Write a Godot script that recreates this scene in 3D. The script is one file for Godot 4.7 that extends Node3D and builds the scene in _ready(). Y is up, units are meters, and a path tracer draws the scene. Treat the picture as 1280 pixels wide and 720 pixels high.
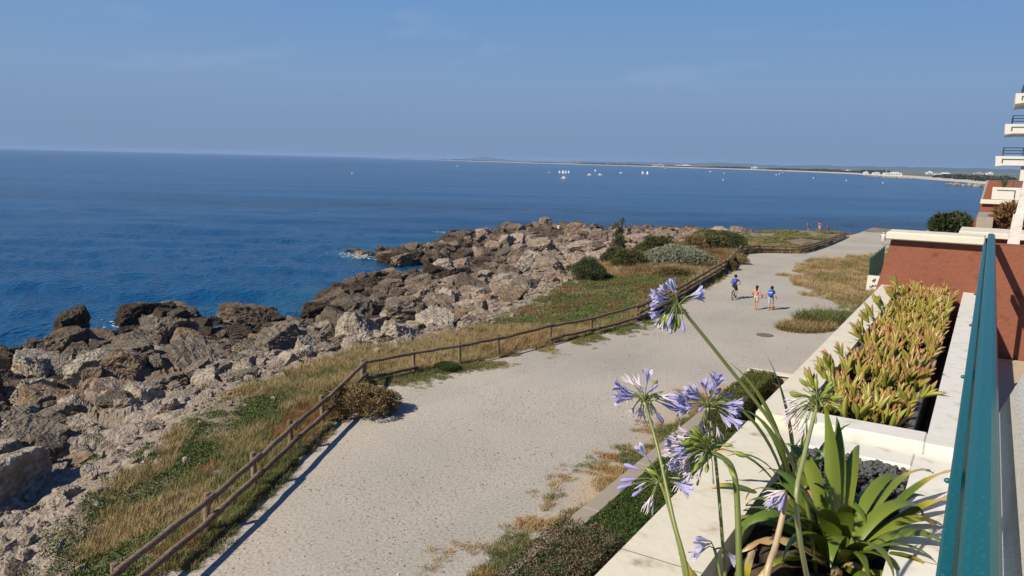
extends Node3D
# A rocky Mediterranean headland seen from a planted balcony: building runs along -Z, sea lies to -X.

const SEA := -5.0
const CAM := Vector3(0, 9, 0)
var used := {}
var mats := {}
var rng := RandomNumberGenerator.new()

# ------------------------------------------------------------------ mesh building
class MB:
	var v := PackedVector3Array()
	var c := PackedColorArray()
	var uv := PackedVector2Array()
	var idx := PackedInt32Array()
	func p(pos: Vector3, col := Color.WHITE, u := Vector2.ZERO) -> int:
		v.append(pos); c.append(col); uv.append(u)
		return v.size() - 1
	func t(a: int, b: int, d: int) -> void:      # counter-clockwise outwards
		idx.append(a); idx.append(d); idx.append(b)
	func q(a: int, b: int, d: int, e: int) -> void:
		t(a, b, d); t(a, d, e)
	func quad(a: Vector3, b: Vector3, d: Vector3, e: Vector3, col := Color.WHITE) -> void:
		var i := p(a, col, Vector2(0, 0)); p(b, col, Vector2(1, 0)); p(d, col, Vector2(1, 1)); p(e, col, Vector2(0, 1))
		q(i, i + 1, i + 2, i + 3)
	func tri(a: Vector3, b: Vector3, d: Vector3, col := Color.WHITE) -> void:
		var i := p(a, col); p(b, col); p(d, col)
		t(i, i + 1, i + 2)
	# box with chamfered edges; corners are half sizes along the basis b
	func box(at: Vector3, size: Vector3, bev := 0.0, b := Basis.IDENTITY, col := Color.WHITE) -> void:
		var h := size * 0.5
		if bev <= 0.0:
			for k in 3:
				for s in [-1.0, 1.0]:
					var n := Vector3.ZERO; n[k] = s
					var a := Vector3.ZERO; a[(k + 1) % 3] = 1
					var d := n.cross(a)
					var f := [n * h - a * h - d * h, n * h + a * h - d * h, n * h + a * h + d * h, n * h - a * h + d * h]
					quad(at + b * f[0], at + b * f[1], at + b * f[2], at + b * f[3], col)
			return
		var id := {}
		for sx in [-1, 1]:
			for sy in [-1, 1]:
				for sz in [-1, 1]:
					for k in 3:
						var w := Vector3(sx, sy, sz)
						var pos := w * (h - Vector3.ONE * bev)
						pos[k] = w[k] * h[k]
						id[[sx, sy, sz, k]] = at + b * pos
		for k in 3:
			var k1 := (k + 1) % 3
			var k2 := (k + 2) % 3
			for s in [-1, 1]:
				var f := []
				for pr in [[-1, -1], [1, -1], [1, 1], [-1, 1]]:
					var w := [0, 0, 0]; w[k] = s; w[k1] = pr[0] * s; w[k2] = pr[1]
					f.append(id[[w[0], w[1], w[2], k]])
				quad(f[0], f[1], f[2], f[3], col)
			for s1 in [-1, 1]:
				for s2 in [-1, 1]:
					var e := []
					for pr in [[-1, k1], [1, k1], [1, k2], [-1, k2]]:
						var w := [0, 0, 0]; w[k] = pr[0]; w[k1] = s1; w[k2] = s2
						e.append(id[[w[0], w[1], w[2], pr[1]]])
					if s1 * s2 > 0: quad(e[3], e[2], e[1], e[0], col)
					else: quad(e[0], e[1], e[2], e[3], col)
		for sx in [-1, 1]:
			for sy in [-1, 1]:
				for sz in [-1, 1]:
					if sx * sy * sz > 0: tri(id[[sx, sy, sz, 0]], id[[sx, sy, sz, 1]], id[[sx, sy, sz, 2]], col)
					else: tri(id[[sx, sy, sz, 2]], id[[sx, sy, sz, 1]], id[[sx, sy, sz, 0]], col)
	# swept tube through points with one radius each
	func tube(pts: Array, rad: Array, sides := 8, col := Color.WHITE, cap := true, wob := 0.0, cols := []) -> void:
		var ref := Vector3.UP
		var base := v.size()
		var n := pts.size()
		var len := 0.0
		for i in n:
			var d: Vector3 = (pts[min(i + 1, n - 1)] - pts[max(i - 1, 0)]).normalized()
			if abs(d.dot(ref)) > 0.95: ref = Vector3.RIGHT if abs(d.x) < 0.8 else Vector3.FORWARD
			var s := d.cross(ref).normalized()
			var u := s.cross(d).normalized()
			ref = u
			if i > 0: len += (pts[i] - pts[i - 1]).length()
			for k in sides:
				var a := TAU * k / sides
				var r: float = rad[i] * (1.0 + wob * sin(k * 2.3 + i * 1.7 + k * i))
				p(pts[i] + (s * cos(a) + u * sin(a)) * r, cols[i] if cols.size() > i else col, Vector2(float(k) / sides, len))
		for i in n - 1:
			for k in sides:
				var k2 := (k + 1) % sides
				q(base + i * sides + k, base + i * sides + k2, base + (i + 1) * sides + k2, base + (i + 1) * sides + k)
		if cap:
			var e0 := p(pts[0], cols[0] if cols.size() else col)
			var e1 := p(pts[n - 1], cols[n - 1] if cols.size() else col)
			for k in sides:
				var k2 := (k + 1) % sides
				t(e0, base + k2, base + k)
				t(e1, base + (n - 1) * sides + k, base + (n - 1) * sides + k2)
	func ell(at: Vector3, r: Vector3, b := Basis.IDENTITY, col := Color.WHITE, nu := 10, nv := 7) -> void:
		var base := v.size()
		for j in nv + 1:
			for i in nu:
				var th := PI * j / nv
				var a := TAU * i / nu
				p(at + b * (Vector3(sin(th) * cos(a), cos(th), sin(th) * sin(a)) * r), col)
		for j in nv:
			for i in nu:
				var i2 := (i + 1) % nu
				q(base + j * nu + i, base + j * nu + i2, base + (j + 1) * nu + i2, base + (j + 1) * nu + i)
	# polygon in a plane, pushed along "deep"
	func prism(poly: Array, deep: Vector3, col := Color.WHITE) -> void:
		var p2 := PackedVector2Array()
		var n := Vector3.ZERO
		for i in poly.size(): n += (poly[i] - poly[0]).cross(poly[(i + 1) % poly.size()] - poly[0])
		n = n.normalized()
		var pl := poly.duplicate()
		if n.dot(deep) > 0:
			pl.reverse(); n = -n
		var ax: Vector3 = (pl[1] - pl[0]).normalized()
		var ay := n.cross(ax)
		for w in pl: p2.append(Vector2((w - pl[0]).dot(ax), (w - pl[0]).dot(ay)))
		var tr := Geometry2D.triangulate_polygon(p2)
		for k in range(0, tr.size(), 3):
			var a := tr[k]; var b := tr[k + 1]; var d := tr[k + 2]
			if (p2[b] - p2[a]).cross(p2[d] - p2[a]) < 0:
				var sw := b; b = d; d = sw
			tri(pl[a], pl[b], pl[d], col)
			tri(pl[a] + deep, pl[d] + deep, pl[b] + deep, col)
		for i in pl.size():
			var j := (i + 1) % pl.size()
			quad(pl[j], pl[i], pl[i] + deep, pl[j] + deep, col)
	func mesh(smooth := true) -> ArrayMesh:
		var vv := v
		var cc := c
		var uu := uv
		var ii := idx
		if not smooth:
			vv = PackedVector3Array(); cc = PackedColorArray(); uu = PackedVector2Array(); ii = PackedInt32Array()
			vv.resize(idx.size()); cc.resize(idx.size()); uu.resize(idx.size()); ii.resize(idx.size())
			for k in idx.size():
				var o := idx[k]
				vv[k] = v[o]; cc[k] = c[o]; uu[k] = uv[o]; ii[k] = k
		var nn := PackedVector3Array(); nn.resize(vv.size())
		for k in range(0, ii.size(), 3):
			var a := ii[k]; var b := ii[k + 1]; var d := ii[k + 2]
			var n := (vv[d] - vv[a]).cross(vv[b] - vv[a])
			nn[a] += n; nn[b] += n; nn[d] += n
		for k in nn.size(): nn[k] = nn[k].normalized() if nn[k].length_squared() > 1e-20 else Vector3.UP
		var arr := []; arr.resize(Mesh.ARRAY_MAX)
		arr[Mesh.ARRAY_VERTEX] = vv; arr[Mesh.ARRAY_NORMAL] = nn; arr[Mesh.ARRAY_COLOR] = cc; arr[Mesh.ARRAY_TEX_UV] = uu; arr[Mesh.ARRAY_INDEX] = ii
		var m := ArrayMesh.new()
		m.add_surface_from_arrays(Mesh.PRIMITIVE_TRIANGLES, arr)
		return m

# ------------------------------------------------------------------ scene helpers
func numbered(called: String) -> String:
	if not used.has(called):
		used[called] = 0
		return called
	used[called] += 1
	return "%s_%03d" % [called, used[called]]

func tag(o: Node, label: String, category: String, group := "") -> void:
	o.set_meta("label", label); o.set_meta("category", category)
	if group: o.set_meta("group", group)

func thing(called: String, label: String, category: String, at := Vector3.ZERO, turn := 0.0, group := "") -> Node3D:
	var o := Node3D.new()
	o.name = numbered(called)
	add_child(o)
	o.position = at; o.rotation.y = turn
	tag(o, label, category, group)
	return o

func part(called: String, m: Mesh, mat: Material, parent: Node) -> MeshInstance3D:
	var o := MeshInstance3D.new()
	o.name = called; o.mesh = m; o.material_override = mat
	parent.add_child(o, true)
	return o

func solo(called: String, m: Mesh, mat: Material, label: String, category: String, group := "") -> MeshInstance3D:
	var o := part(numbered(called), m, mat, self)
	tag(o, label, category, group)
	return o

func setting(called: String, m: Mesh, mat: Material, kind := "structure") -> MeshInstance3D:
	var o := part(numbered(called), m, mat, self)
	o.set_meta("kind", kind)
	return o

func copy(o: Node3D, label: String, at: Vector3, turn := 0.0) -> Node3D:
	var d: Node3D = o.duplicate()
	d.name = numbered(String(o.name).rstrip("0123456789").rstrip("_"))
	add_child(d)
	d.position = at; d.rotation.y = turn
	d.set_meta("label", label)
	return d

func stuff(called: String, m: Mesh, mat: Material, xf: Array, cols: Array, label: String, category: String) -> MultiMeshInstance3D:
	var mm := MultiMesh.new()
	mm.transform_format = MultiMesh.TRANSFORM_3D
	mm.use_colors = true
	mm.mesh = m
	mm.instance_count = xf.size()
	for i in xf.size():
		mm.set_instance_transform(i, xf[i]); mm.set_instance_color(i, cols[i])
	var o := MultiMeshInstance3D.new()
	o.name = numbered(called); o.multimesh = mm; o.material_override = mat
	add_child(o)
	o.set_meta("kind", "stuff")
	if label: tag(o, label, category)
	return o

func L(r: float, g: float, b: float) -> Color:      # a linear colour as albedo_color
	return Color(r, g, b).linear_to_srgb()

func noise(sd: int, f: float, oct := 4, type := FastNoiseLite.TYPE_SIMPLEX_SMOOTH, fract := FastNoiseLite.FRACTAL_FBM) -> FastNoiseLite:
	var n := FastNoiseLite.new()
	n.seed = sd; n.frequency = f; n.noise_type = type; n.fractal_octaves = oct; n.fractal_type = fract
	return n

func noise_img(n: FastNoiseLite, size: int) -> Image:
	var im := n.get_seamless_image(size, size)
	im.convert(Image.FORMAT_L8)
	return im

func ramp_tex(im: Image, g: Gradient) -> ImageTexture:
	var lut := []
	for k in 256: lut.append(g.sample(k / 255.0))
	var d := im.get_data()
	var out := PackedByteArray(); out.resize(d.size() * 3)
	for k in d.size():
		var cc: Color = lut[d[k]]
		out[k * 3] = int(cc.r * 255); out[k * 3 + 1] = int(cc.g * 255); out[k * 3 + 2] = int(cc.b * 255)
	return ImageTexture.create_from_image(Image.create_from_data(im.get_width(), im.get_height(), false, Image.FORMAT_RGB8, out))

func grad(stops: Array) -> Gradient:
	var g := Gradient.new()
	g.offsets = PackedFloat32Array(); g.colors = PackedColorArray()
	var o := PackedFloat32Array(); var cc := PackedColorArray()
	for s in stops: o.append(s[0]); cc.append(s[1])
	g.offsets = o; g.colors = cc
	return g

func mat(col := Color.WHITE, rough := 0.9, spec := 0.3, vertex := true) -> StandardMaterial3D:
	var m := StandardMaterial3D.new()
	m.albedo_color = col; m.roughness = rough; m.metallic_specular = spec
	m.vertex_color_use_as_albedo = vertex
	return m

func grey(k: float) -> Color: return Color(k, k, k)

func make_materials() -> void:
	# sand and packed gravel
	var im := noise_img(noise(3, 0.04, 5), 1024)
	var m := mat(Color.WHITE, 0.95, 0.2)
	m.albedo_texture = ramp_tex(im, grad([[0.0, grey(0.72)], [0.3, grey(0.88)], [0.5, grey(0.94)], [1.0, grey(1.0)]]))
	m.heightmap_enabled = true; m.heightmap_texture = ImageTexture.create_from_image(im); m.heightmap_scale = 0.6
	m.uv1_triplanar = true; m.uv1_world_triplanar = true; m.uv1_scale = Vector3.ONE / 5.0
	m.albedo_color = L(0.88, 0.905, 0.91)
	mats.sand = m
	# rock
	var imr := noise_img(noise(11, 0.012, 6, FastNoiseLite.TYPE_SIMPLEX, FastNoiseLite.FRACTAL_RIDGED), 1024)
	m = mat(Color.WHITE, 0.93, 0.25)
	var imc := noise_img(noise(12, 0.01, 6), 1024)
	m.albedo_texture = ramp_tex(imc, grad([[0.0, Color(0.55, 0.53, 0.51)], [0.25, Color(0.78, 0.76, 0.74)], [0.5, Color(0.9, 0.88, 0.86)], [0.75, Color(0.97, 0.95, 0.93)], [1.0, Color(1, 0.99, 0.98)]]))
	m.heightmap_enabled = true; m.heightmap_texture = ImageTexture.create_from_image(imr); m.heightmap_scale = 9.0
	m.uv1_triplanar = true; m.uv1_world_triplanar = true; m.uv1_scale = Vector3.ONE / 4.0
	m.albedo_color = L(0.92, 0.92, 0.92)
	mats.rock = m
	# soil
	m = mat(Color.WHITE, 0.97, 0.15)
	m.albedo_texture = mats.sand.albedo_texture
	m.heightmap_enabled = true; m.heightmap_texture = mats.sand.heightmap_texture; m.heightmap_scale = 8.0
	m.uv1_triplanar = true; m.uv1_world_triplanar = true; m.uv1_scale = Vector3.ONE / 3.0
	m.albedo_color = L(0.82, 0.82, 0.82)
	mats.soil = m
	# water
	m = mat(Color.WHITE, 0.14, 0.25)
	var imw := noise_img(noise(21, 0.012, 5), 1024)
	imw.convert(Image.FORMAT_RGBA8)
	var nm := imw.duplicate()
	nm.bump_map_to_normal_map(15.0)
	m.normal_enabled = true; m.normal_texture = ImageTexture.create_from_image(nm); m.normal_scale = 1.0
	mats.water = m
	# wood
	var iw := Image.create(128, 512, false, Image.FORMAT_L8)
	var nw := noise(31, 0.06, 4)
	for y in 512:
		for x in 128:
			var a := TAU * x / 128.0
			var k := 0.5 + 0.5 * nw.get_noise_3d(cos(a) * 60, sin(a) * 60, y * 0.35)
			iw.set_pixel(x, y, grey(clamp(k, 0, 1)))
	m = mat(Color.WHITE, 0.9, 0.25)
	m.albedo_texture = ramp_tex(iw, grad([[0.0, Color(0.35, 0.31, 0.28)], [0.4, Color(0.7, 0.66, 0.62)], [0.6, Color(0.85, 0.82, 0.78)], [1.0, Color(1, 0.98, 0.95)]]))
	m.heightmap_enabled = true; m.heightmap_texture = ImageTexture.create_from_image(iw); m.heightmap_scale = 1.2
	m.uv1_scale = Vector3(1, 0.5, 1)
	mats.wood = m
	# painted masonry: smooth coats with faint stains and trowel relief
	var ip := noise_img(noise(41, 0.008, 6), 1024)
	var ipf := noise_img(noise(42, 0.05, 4), 512)
	m = mat(L(0.62, 0.585, 0.48), 0.75, 0.3, false)
	m.albedo_texture = ramp_tex(ip, grad([[0.0, Color(0.74, 0.72, 0.68)], [0.14, Color(0.91, 0.9, 0.88)], [0.3, Color(0.975, 0.975, 0.97)], [1.0, Color(1, 1, 1)]]))
	m.heightmap_enabled = true; m.heightmap_texture = ImageTexture.create_from_image(ipf); m.heightmap_scale = 0.1
	m.uv1_triplanar = true; m.uv1_world_triplanar = true; m.uv1_scale = Vector3.ONE / 1.3
	mats.cream = m
	mats.white = m.duplicate(); mats.white.albedo_color = L(0.62, 0.61, 0.57); mats.white.heightmap_scale = 0.1
	mats.stucco = m.duplicate(); mats.stucco.albedo_color = L(0.68, 0.67, 0.65); mats.stucco.heightmap_scale = 0.3; mats.stucco.uv1_scale = Vector3.ONE * 4.0
	mats.red = m.duplicate(); mats.red.albedo_color = L(0.235, 0.088, 0.055); mats.red.heightmap_scale = 0.3
	mats.beige = m.duplicate(); mats.beige.albedo_color = L(0.43, 0.36, 0.27)
	mats.concrete = m.duplicate(); mats.concrete.albedo_color = L(0.40, 0.35, 0.28); mats.concrete.heightmap_scale = 1.5
	mats.concrete.albedo_texture = mats.sand.albedo_texture; mats.concrete.heightmap_texture = mats.sand.heightmap_texture
	# teal rail: worn gloss paint
	m = mat(Color.WHITE, 0.36, 0.45, false)
	var it := noise_img(noise(44, 0.03, 6), 1024)
	m.albedo_texture = ramp_tex(it, grad([[0.0, L(0.006, 0.06, 0.07)], [0.35, L(0.004, 0.085, 0.1)], [0.7, L(0.006, 0.1, 0.115)], [0.86, L(0.015, 0.12, 0.13)], [0.9, L(0.2, 0.3, 0.3)], [1.0, L(0.35, 0.4, 0.38)]]))
	m.uv1_triplanar = true; m.uv1_world_triplanar = true; m.uv1_scale = Vector3.ONE * 3
	mats.teal = m
	mats.tealdark = mat(L(0.015, 0.09, 0.09), 0.5, 0.5, false)
	mats.leafy = mat(Color.WHITE, 0.75, 0.25)
	mats.leafy.backlight = Color(0.35, 0.35, 0.2); mats.leafy.backlight_enabled = true; mats.leafy.cull_mode = BaseMaterial3D.CULL_DISABLED
	mats.strap = mat(Color.WHITE, 0.38, 0.5)
	mats.strap.backlight = Color(0.4, 0.45, 0.2); mats.strap.backlight_enabled = true; mats.strap.cull_mode = BaseMaterial3D.CULL_DISABLED
	mats.petal = mat(Color.WHITE, 0.6, 0.3)
	mats.petal.backlight = Color(0.5, 0.5, 0.6); mats.petal.backlight_enabled = true; mats.petal.cull_mode = BaseMaterial3D.CULL_DISABLED
	mats.plain = mat(Color.WHITE, 0.8, 0.3)
	mats.gloss = mat(Color.WHITE, 0.4, 0.5)
	mats.metal = mat(L(0.5, 0.5, 0.5), 0.35, 0.5, false); mats.metal.metallic = 0.9
	mats.plastic = mat(L(0.055, 0.05, 0.05), 0.6, 0.4, false)

# ------------------------------------------------------------------ terrain
const X0 := -125.0
const Z0 := -190.0
const GW := 160
const GH := 205
var dF := PackedFloat32Array()
var dG := PackedFloat32Array()
var dS := PackedFloat32Array()
var fence_line := PackedVector2Array([Vector2(-12.04, -3.95), Vector2(-13.72, -7.9), Vector2(-15, -10.96), Vector2(-16.09, -13.28), Vector2(-17.27, -15.69), Vector2(-18.36, -18.06), Vector2(-20.48, -22.31), Vector2(-19.94, -24.77), Vector2(-19.1, -26.95), Vector2(-18.51, -29.22), Vector2(-17.86, -32.97), Vector2(-17.08, -36.12), Vector2(-16.48, -40.86), Vector2(-17.05, -49.2), Vector2(-18.15, -59.7), Vector2(-18.95, -67.3), Vector2(-21.9, -82), Vector2(-21, -86), Vector2(-17.45, -89.5), Vector2(-17.2, -93.4), Vector2(-17.6, -110.8), Vector2(-17.9, -124.3)])
var green_line := PackedVector2Array([Vector2(-16, 6), Vector2(-16.6, -2), Vector2(-17.8, -8.5), Vector2(-20.4, -10.5), Vector2(-23.3, -14.9), Vector2(-26.8, -21.5), Vector2(-27.3, -28.6), Vector2(-25.5, -34.6), Vector2(-26.2, -44.7), Vector2(-30.5, -63.5), Vector2(-33.5, -75), Vector2(-37, -92), Vector2(-36, -112), Vector2(-34, -126), Vector2(-26, -138), Vector2(-14, -137), Vector2(-6, -141), Vector2(30, -141)])
var shore_line := PackedVector2Array([Vector2(-48.6, 5.4), Vector2(-52.3, -15.2), Vector2(-55.3, -21.8), Vector2(-55.6, -24.8), Vector2(-53.4, -26.5), Vector2(-55.4, -30.7), Vector2(-58, -35.3), Vector2(-62.6, -39.6), Vector2(-60.8, -43), Vector2(-53, -39.7), Vector2(-47.4, -41.2), Vector2(-45.9, -43.3), Vector2(-55.1, -52.6), Vector2(-57.8, -60.8), Vector2(-55.2, -64.4), Vector2(-58, -69.4), Vector2(-53.8, -74.2), Vector2(-51.9, -79.5), Vector2(-61.2, -82.9), Vector2(-68.7, -78.5), Vector2(-74.4, -83), Vector2(-74.4, -96.4), Vector2(-78.4, -106.1), Vector2(-83.8, -112.4), Vector2(-82.4, -127.4), Vector2(-74.9, -140.2), Vector2(-62.6, -150), Vector2(-46, -152), Vector2(-28, -146), Vector2(-12, -143), Vector2(30, -144)])
var n_low: FastNoiseLite
var n_mid: FastNoiseLite
var n_fine: FastNoiseLite
var n_ridge: FastNoiseLite
var T1 := PackedFloat32Array()
var T2 := PackedFloat32Array()
var T3 := PackedFloat32Array()
var T4 := PackedFloat32Array()

func closed(line: PackedVector2Array, extra: Array) -> PackedVector2Array:
	var p := line.duplicate()
	for e in extra: p.append(e)
	return p

func signed_field(line: PackedVector2Array, poly: PackedVector2Array) -> PackedFloat32Array:
	var out := PackedFloat32Array(); out.resize(GW * GH)
	var n := line.size()
	for j in GH:
		for i in GW:
			var w := Vector2(X0 + i, Z0 + j)
			var best := 1e9
			for k in n - 1:
				var a := line[k]
				var ab := line[k + 1] - a
				var s: float = clamp((w - a).dot(ab) / ab.length_squared(), 0.0, 1.0)
				var d := (a + ab * s - w).length_squared()
				if d < best: best = d
			best = sqrt(best)
			out[j * GW + i] = -best if Geometry2D.is_point_in_polygon(w, poly) else best
	return out

func field(f: PackedFloat32Array, x: float, z: float) -> float:
	var u: float = clamp(x - X0, 0.0, GW - 1.001)
	var w: float = clamp(z - Z0, 0.0, GH - 1.001)
	var i := int(u); var j := int(w)
	u -= i; w -= j
	var o := j * GW + i
	return lerp(lerp(f[o], f[o + 1], u), lerp(f[o + GW], f[o + GW + 1], u), w)

func path_y(z: float) -> float: return -1.3 * smoothstep(60.0, 125.0, -z)

# fractured rock: every cell of a jittered grid is a tilted block with cracks between
func blocks(x: float, z: float, size: float, stretch: float, salt: int) -> Vector2:
	var cs := 0.82; var sn := 0.57
	var u := (x * cs + z * sn) / size
	var w := (-x * sn + z * cs) / (size * stretch)
	var iu := int(floor(u)); var iw := int(floor(w))
	var d1 := 9.0; var d2 := 9.0; var h := 0.0
	for a in range(iu - 1, iu + 2):
		for b in range(iw - 1, iw + 2):
			var k := (a * 73 + b * 1499 + salt) & 4095
			var dx := a + 0.5 + 0.42 * T1[k] - u
			var dz := b + 0.5 + 0.42 * T2[k] - w
			var d := absf(dx) * 0.45 + absf(dz) * 0.45 + sqrt(dx * dx + dz * dz) * 0.55
			if d < d1:
				d2 = d1; d1 = d
				h = T3[k] - dx * T4[k] * 0.9 + dz * T1[(k + 77) & 4095] * 0.7 - dx * 0.35
			elif d < d2: d2 = d
	return Vector2(h, d2 - d1)

func ground_y(x: float, z: float) -> float:
	var f := field(dF, x, z)
	var base := path_y(z)
	if f <= 0.0:
		return base + n_mid.get_noise_2d(x, z) * 0.03
	var g := field(dG, x, z)
	var dune := 0.9 * smoothstep(-84.0, -100.0, z) * smoothstep(0.0, 6.0, f) * (0.4 + n_low.get_noise_2d(x * 2.0, z * 2.0))
	if g <= 0.0:
		var t := f / (f - g + 0.001)
		return base - 0.9 * t * t * (3 - 2 * t) + n_mid.get_noise_2d(x, z) * (0.03 + 0.14 * min(f, 1.0)) + dune * smoothstep(0, 3, -g)
	var s := field(dS, x, z)
	var tt: float = g / (g - s + 0.001) if s < 0 else 1.0
	var y := base - 0.9 - (4.1 + base) * 0.9 * pow(tt, 0.72)
	if s > -2.5: y -= 0.9 * smoothstep(-2.5, 1.5, s) + 0.5 * max(s, 0.0)
	var env := smoothstep(0.0, 7.0, g) * smoothstep(9.0, 1.0, s)
	var b1 := blocks(x, z, 3.4, 1.5, 5)
	var b2 := blocks(x + 0.4 * n_fine.get_noise_2d(x, z), z, 1.25, 1.7, 911)
	y += env * (b1.x * 0.7 - 0.75 * smoothstep(0.2, 0.0, b1.y))
	y += (0.25 + 0.75 * env) * (b2.x * 0.17 - 0.2 * smoothstep(0.16, 0.0, b2.y))
	y += (0.2 + 0.8 * env) * (n_ridge.get_noise_2d(x, z) * 0.24 + n_fine.get_noise_2d(x * 2, z * 2) * 0.07)
	if s > 0 and y > SEA - 0.4: y = lerp(y, SEA - 0.6, smoothstep(0.0, 3.0, s))
	return y

func rock_color(x: float, y: float, z: float, jit: float) -> Color:
	var pink: float = clamp(smoothstep(-30.0, -75.0, z) * 0.75 + n_low.get_noise_2d(x * 3, z * 3) * 0.5, 0.0, 1.0)
	var c := Color(0.225, 0.205, 0.172).lerp(Color(0.46, 0.37, 0.31), pink)
	var n := n_mid.get_noise_2d(x * 0.6 + 40, z * 0.6)
	c = c.lerp(Color(0.24, 0.17, 0.11), clamp(n * 0.9, 0.0, 0.45))                                 # ochre crust
	c = c.lerp(Color(0.5, 0.46, 0.4), clamp(n_low.get_noise_2d(x * 5 + 9, z * 5) * 1.2, 0.0, 0.45))   # paler patches by noise, painted in for brighter rock tops
	var gd := field(dG, x, z)
	if z > -60.0: c = c.lerp(Color(0.41, 0.365, 0.315), smoothstep(7.5, 3.0, gd + n * 7.0) * 0.8)      # bare bleached ledge below the bank
	c *= 0.8 + 0.4 * jit
	var wet := smoothstep(SEA + 2.5, SEA + 0.7, y + n_fine.get_noise_2d(x, z) * 0.9)               # black lichen and weed at the tide line, carried higher to darken shadowed faces
	c = c.lerp(Color(0.055, 0.045, 0.032), wet * 0.8)
	c.a = 1.0
	return c

func build_terrain() -> void:
	n_low = noise(1, 0.02, 3); n_mid = noise(2, 0.22, 4); n_fine = noise(4, 0.7, 3)
	n_ridge = noise(5, 0.35, 4, FastNoiseLite.TYPE_SIMPLEX, FastNoiseLite.FRACTAL_RIDGED)
	for k in 4096:
		T1.append(rng.randf_range(-1, 1)); T2.append(rng.randf_range(-1, 1)); T3.append(rng.randf_range(-1, 1)); T4.append(rng.randf_range(-1, 1))
	dF = signed_field(fence_line, closed(fence_line, [Vector2(-17, -150), Vector2(60, -150), Vector2(60, 30), Vector2(-9, 30), Vector2(-9, 0)]))
	dG = signed_field(green_line, closed(green_line, [Vector2(60, -141), Vector2(60, 30), Vector2(-16, 30)]))
	dS = signed_field(shore_line, closed(shore_line, [Vector2(60, -144), Vector2(60, 30), Vector2(-54, 30)]))
	# a fan of rings round the viewer, finer where it is near
	var na := 600
	var radii := [6.0]
	while radii[-1] < 175.0: radii.append(radii[-1] * 1.0052 + 0.004)
	var nr := radii.size()
	var yaw := deg_to_rad(31.6)
	var gm := MB.new(); var pm := MB.new(); var rm := MB.new()
	var pos := PackedVector3Array(); pos.resize((na + 1) * nr)
	var kind := PackedByteArray(); kind.resize((na + 1) * nr)
	for j in nr:
		var r: float = radii[j]
		for i in na + 1:
			var az := yaw + deg_to_rad(44.0 - 90.0 * i / na)
			var x := -sin(az) * r; var z := -cos(az) * r
			var k := 0
			if field(dS, x, z) > 5.0: k = 3
			elif field(dG, x, z) > 0.6 * n_mid.get_noise_2d(x * 2, z * 2): k = 2
			elif field(dF, x, z) > -0.1 or (x > -7.6 and z > -30.2) or x > -4.5: k = 1
			kind[j * (na + 1) + i] = k
			pos[j * (na + 1) + i] = Vector3(x, ground_y(x, z) if k < 3 else SEA - 2.0, z)
	var ids := [PackedInt32Array(), PackedInt32Array(), PackedInt32Array()]
	var mb := [pm, gm, rm]
	for a in 3: ids[a].resize(pos.size()); ids[a].fill(-1)
	for j in nr - 1:
		for i in na:
			var o := j * (na + 1) + i
			var k: int = min(min(kind[o], kind[o + 1]), min(kind[o + na + 1], kind[o + na + 2]))
			if k == 3: continue
			var c4 := []
			for e in [o, o + 1, o + na + 2, o + na + 1]:
				var n: int = ids[k][e]
				if n < 0:
					var w := pos[e]
					n = mb[k].p(w, ground_color(k, w))
					ids[k][e] = n
				c4.append(n)
			mb[k].q(c4[0], c4[1], c4[2], c4[3])
	setting("path", pm.mesh(), mats.sand)
	setting("ground", gm.mesh(), mats.soil)
	shore = Node3D.new(); shore.name = "rocky_shore"; shore.set_meta("kind", "structure")
	add_child(shore)
	part("bedrock", rm.mesh(false), mats.rock, shore)

var shore: Node3D

func ground_color(k: int, w: Vector3) -> Color:
	if k == 2: return rock_color(w.x, w.y, w.z, 0.5)
	var n := n_mid.get_noise_2d(w.x * 0.5, w.z * 0.5)
	var lo := n_low.get_noise_2d(w.x * 2.0, w.z * 2.0)
	if k == 0:
		var c := Color(0.46, 0.425, 0.375).lerp(Color(0.51, 0.46, 0.39), clamp(0.5 + lo, 0.0, 1.0))
		# finer pale sand drifts along the edges, greyer trodden middle
		var edge: float = clamp(1.0 - absf(field(dF, w.x, w.z)) / 4.0, 0.0, 1.0)
		c = c.lerp(Color(0.54, 0.465, 0.365), clamp(edge * 0.6 + n * 0.5, 0.0, 0.7))
		if w.x > -9.8 and w.z > -31.0: c = c.lerp(Color(0.5, 0.37, 0.23), clamp((w.x + 9.8) * 0.45 + n * 0.7, 0.0, 0.75))
		# trodden tracks run along the path, greyer and a touch darker than the loose sand
		var tr := n_mid.get_noise_2d(w.x * 1.6 + w.z * 0.1, w.z * 0.12)
		c = c.lerp(Color(0.44, 0.41, 0.355), clampf(tr * 1.4, 0.0, 0.55))
		c *= 1.0 + 0.12 * n
		return Color(c.r, c.g, c.b)
	var s := Color(0.3, 0.24, 0.17).lerp(Color(0.46, 0.38, 0.28), clamp(0.5 + n, 0.0, 1.0))
	return s

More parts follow.
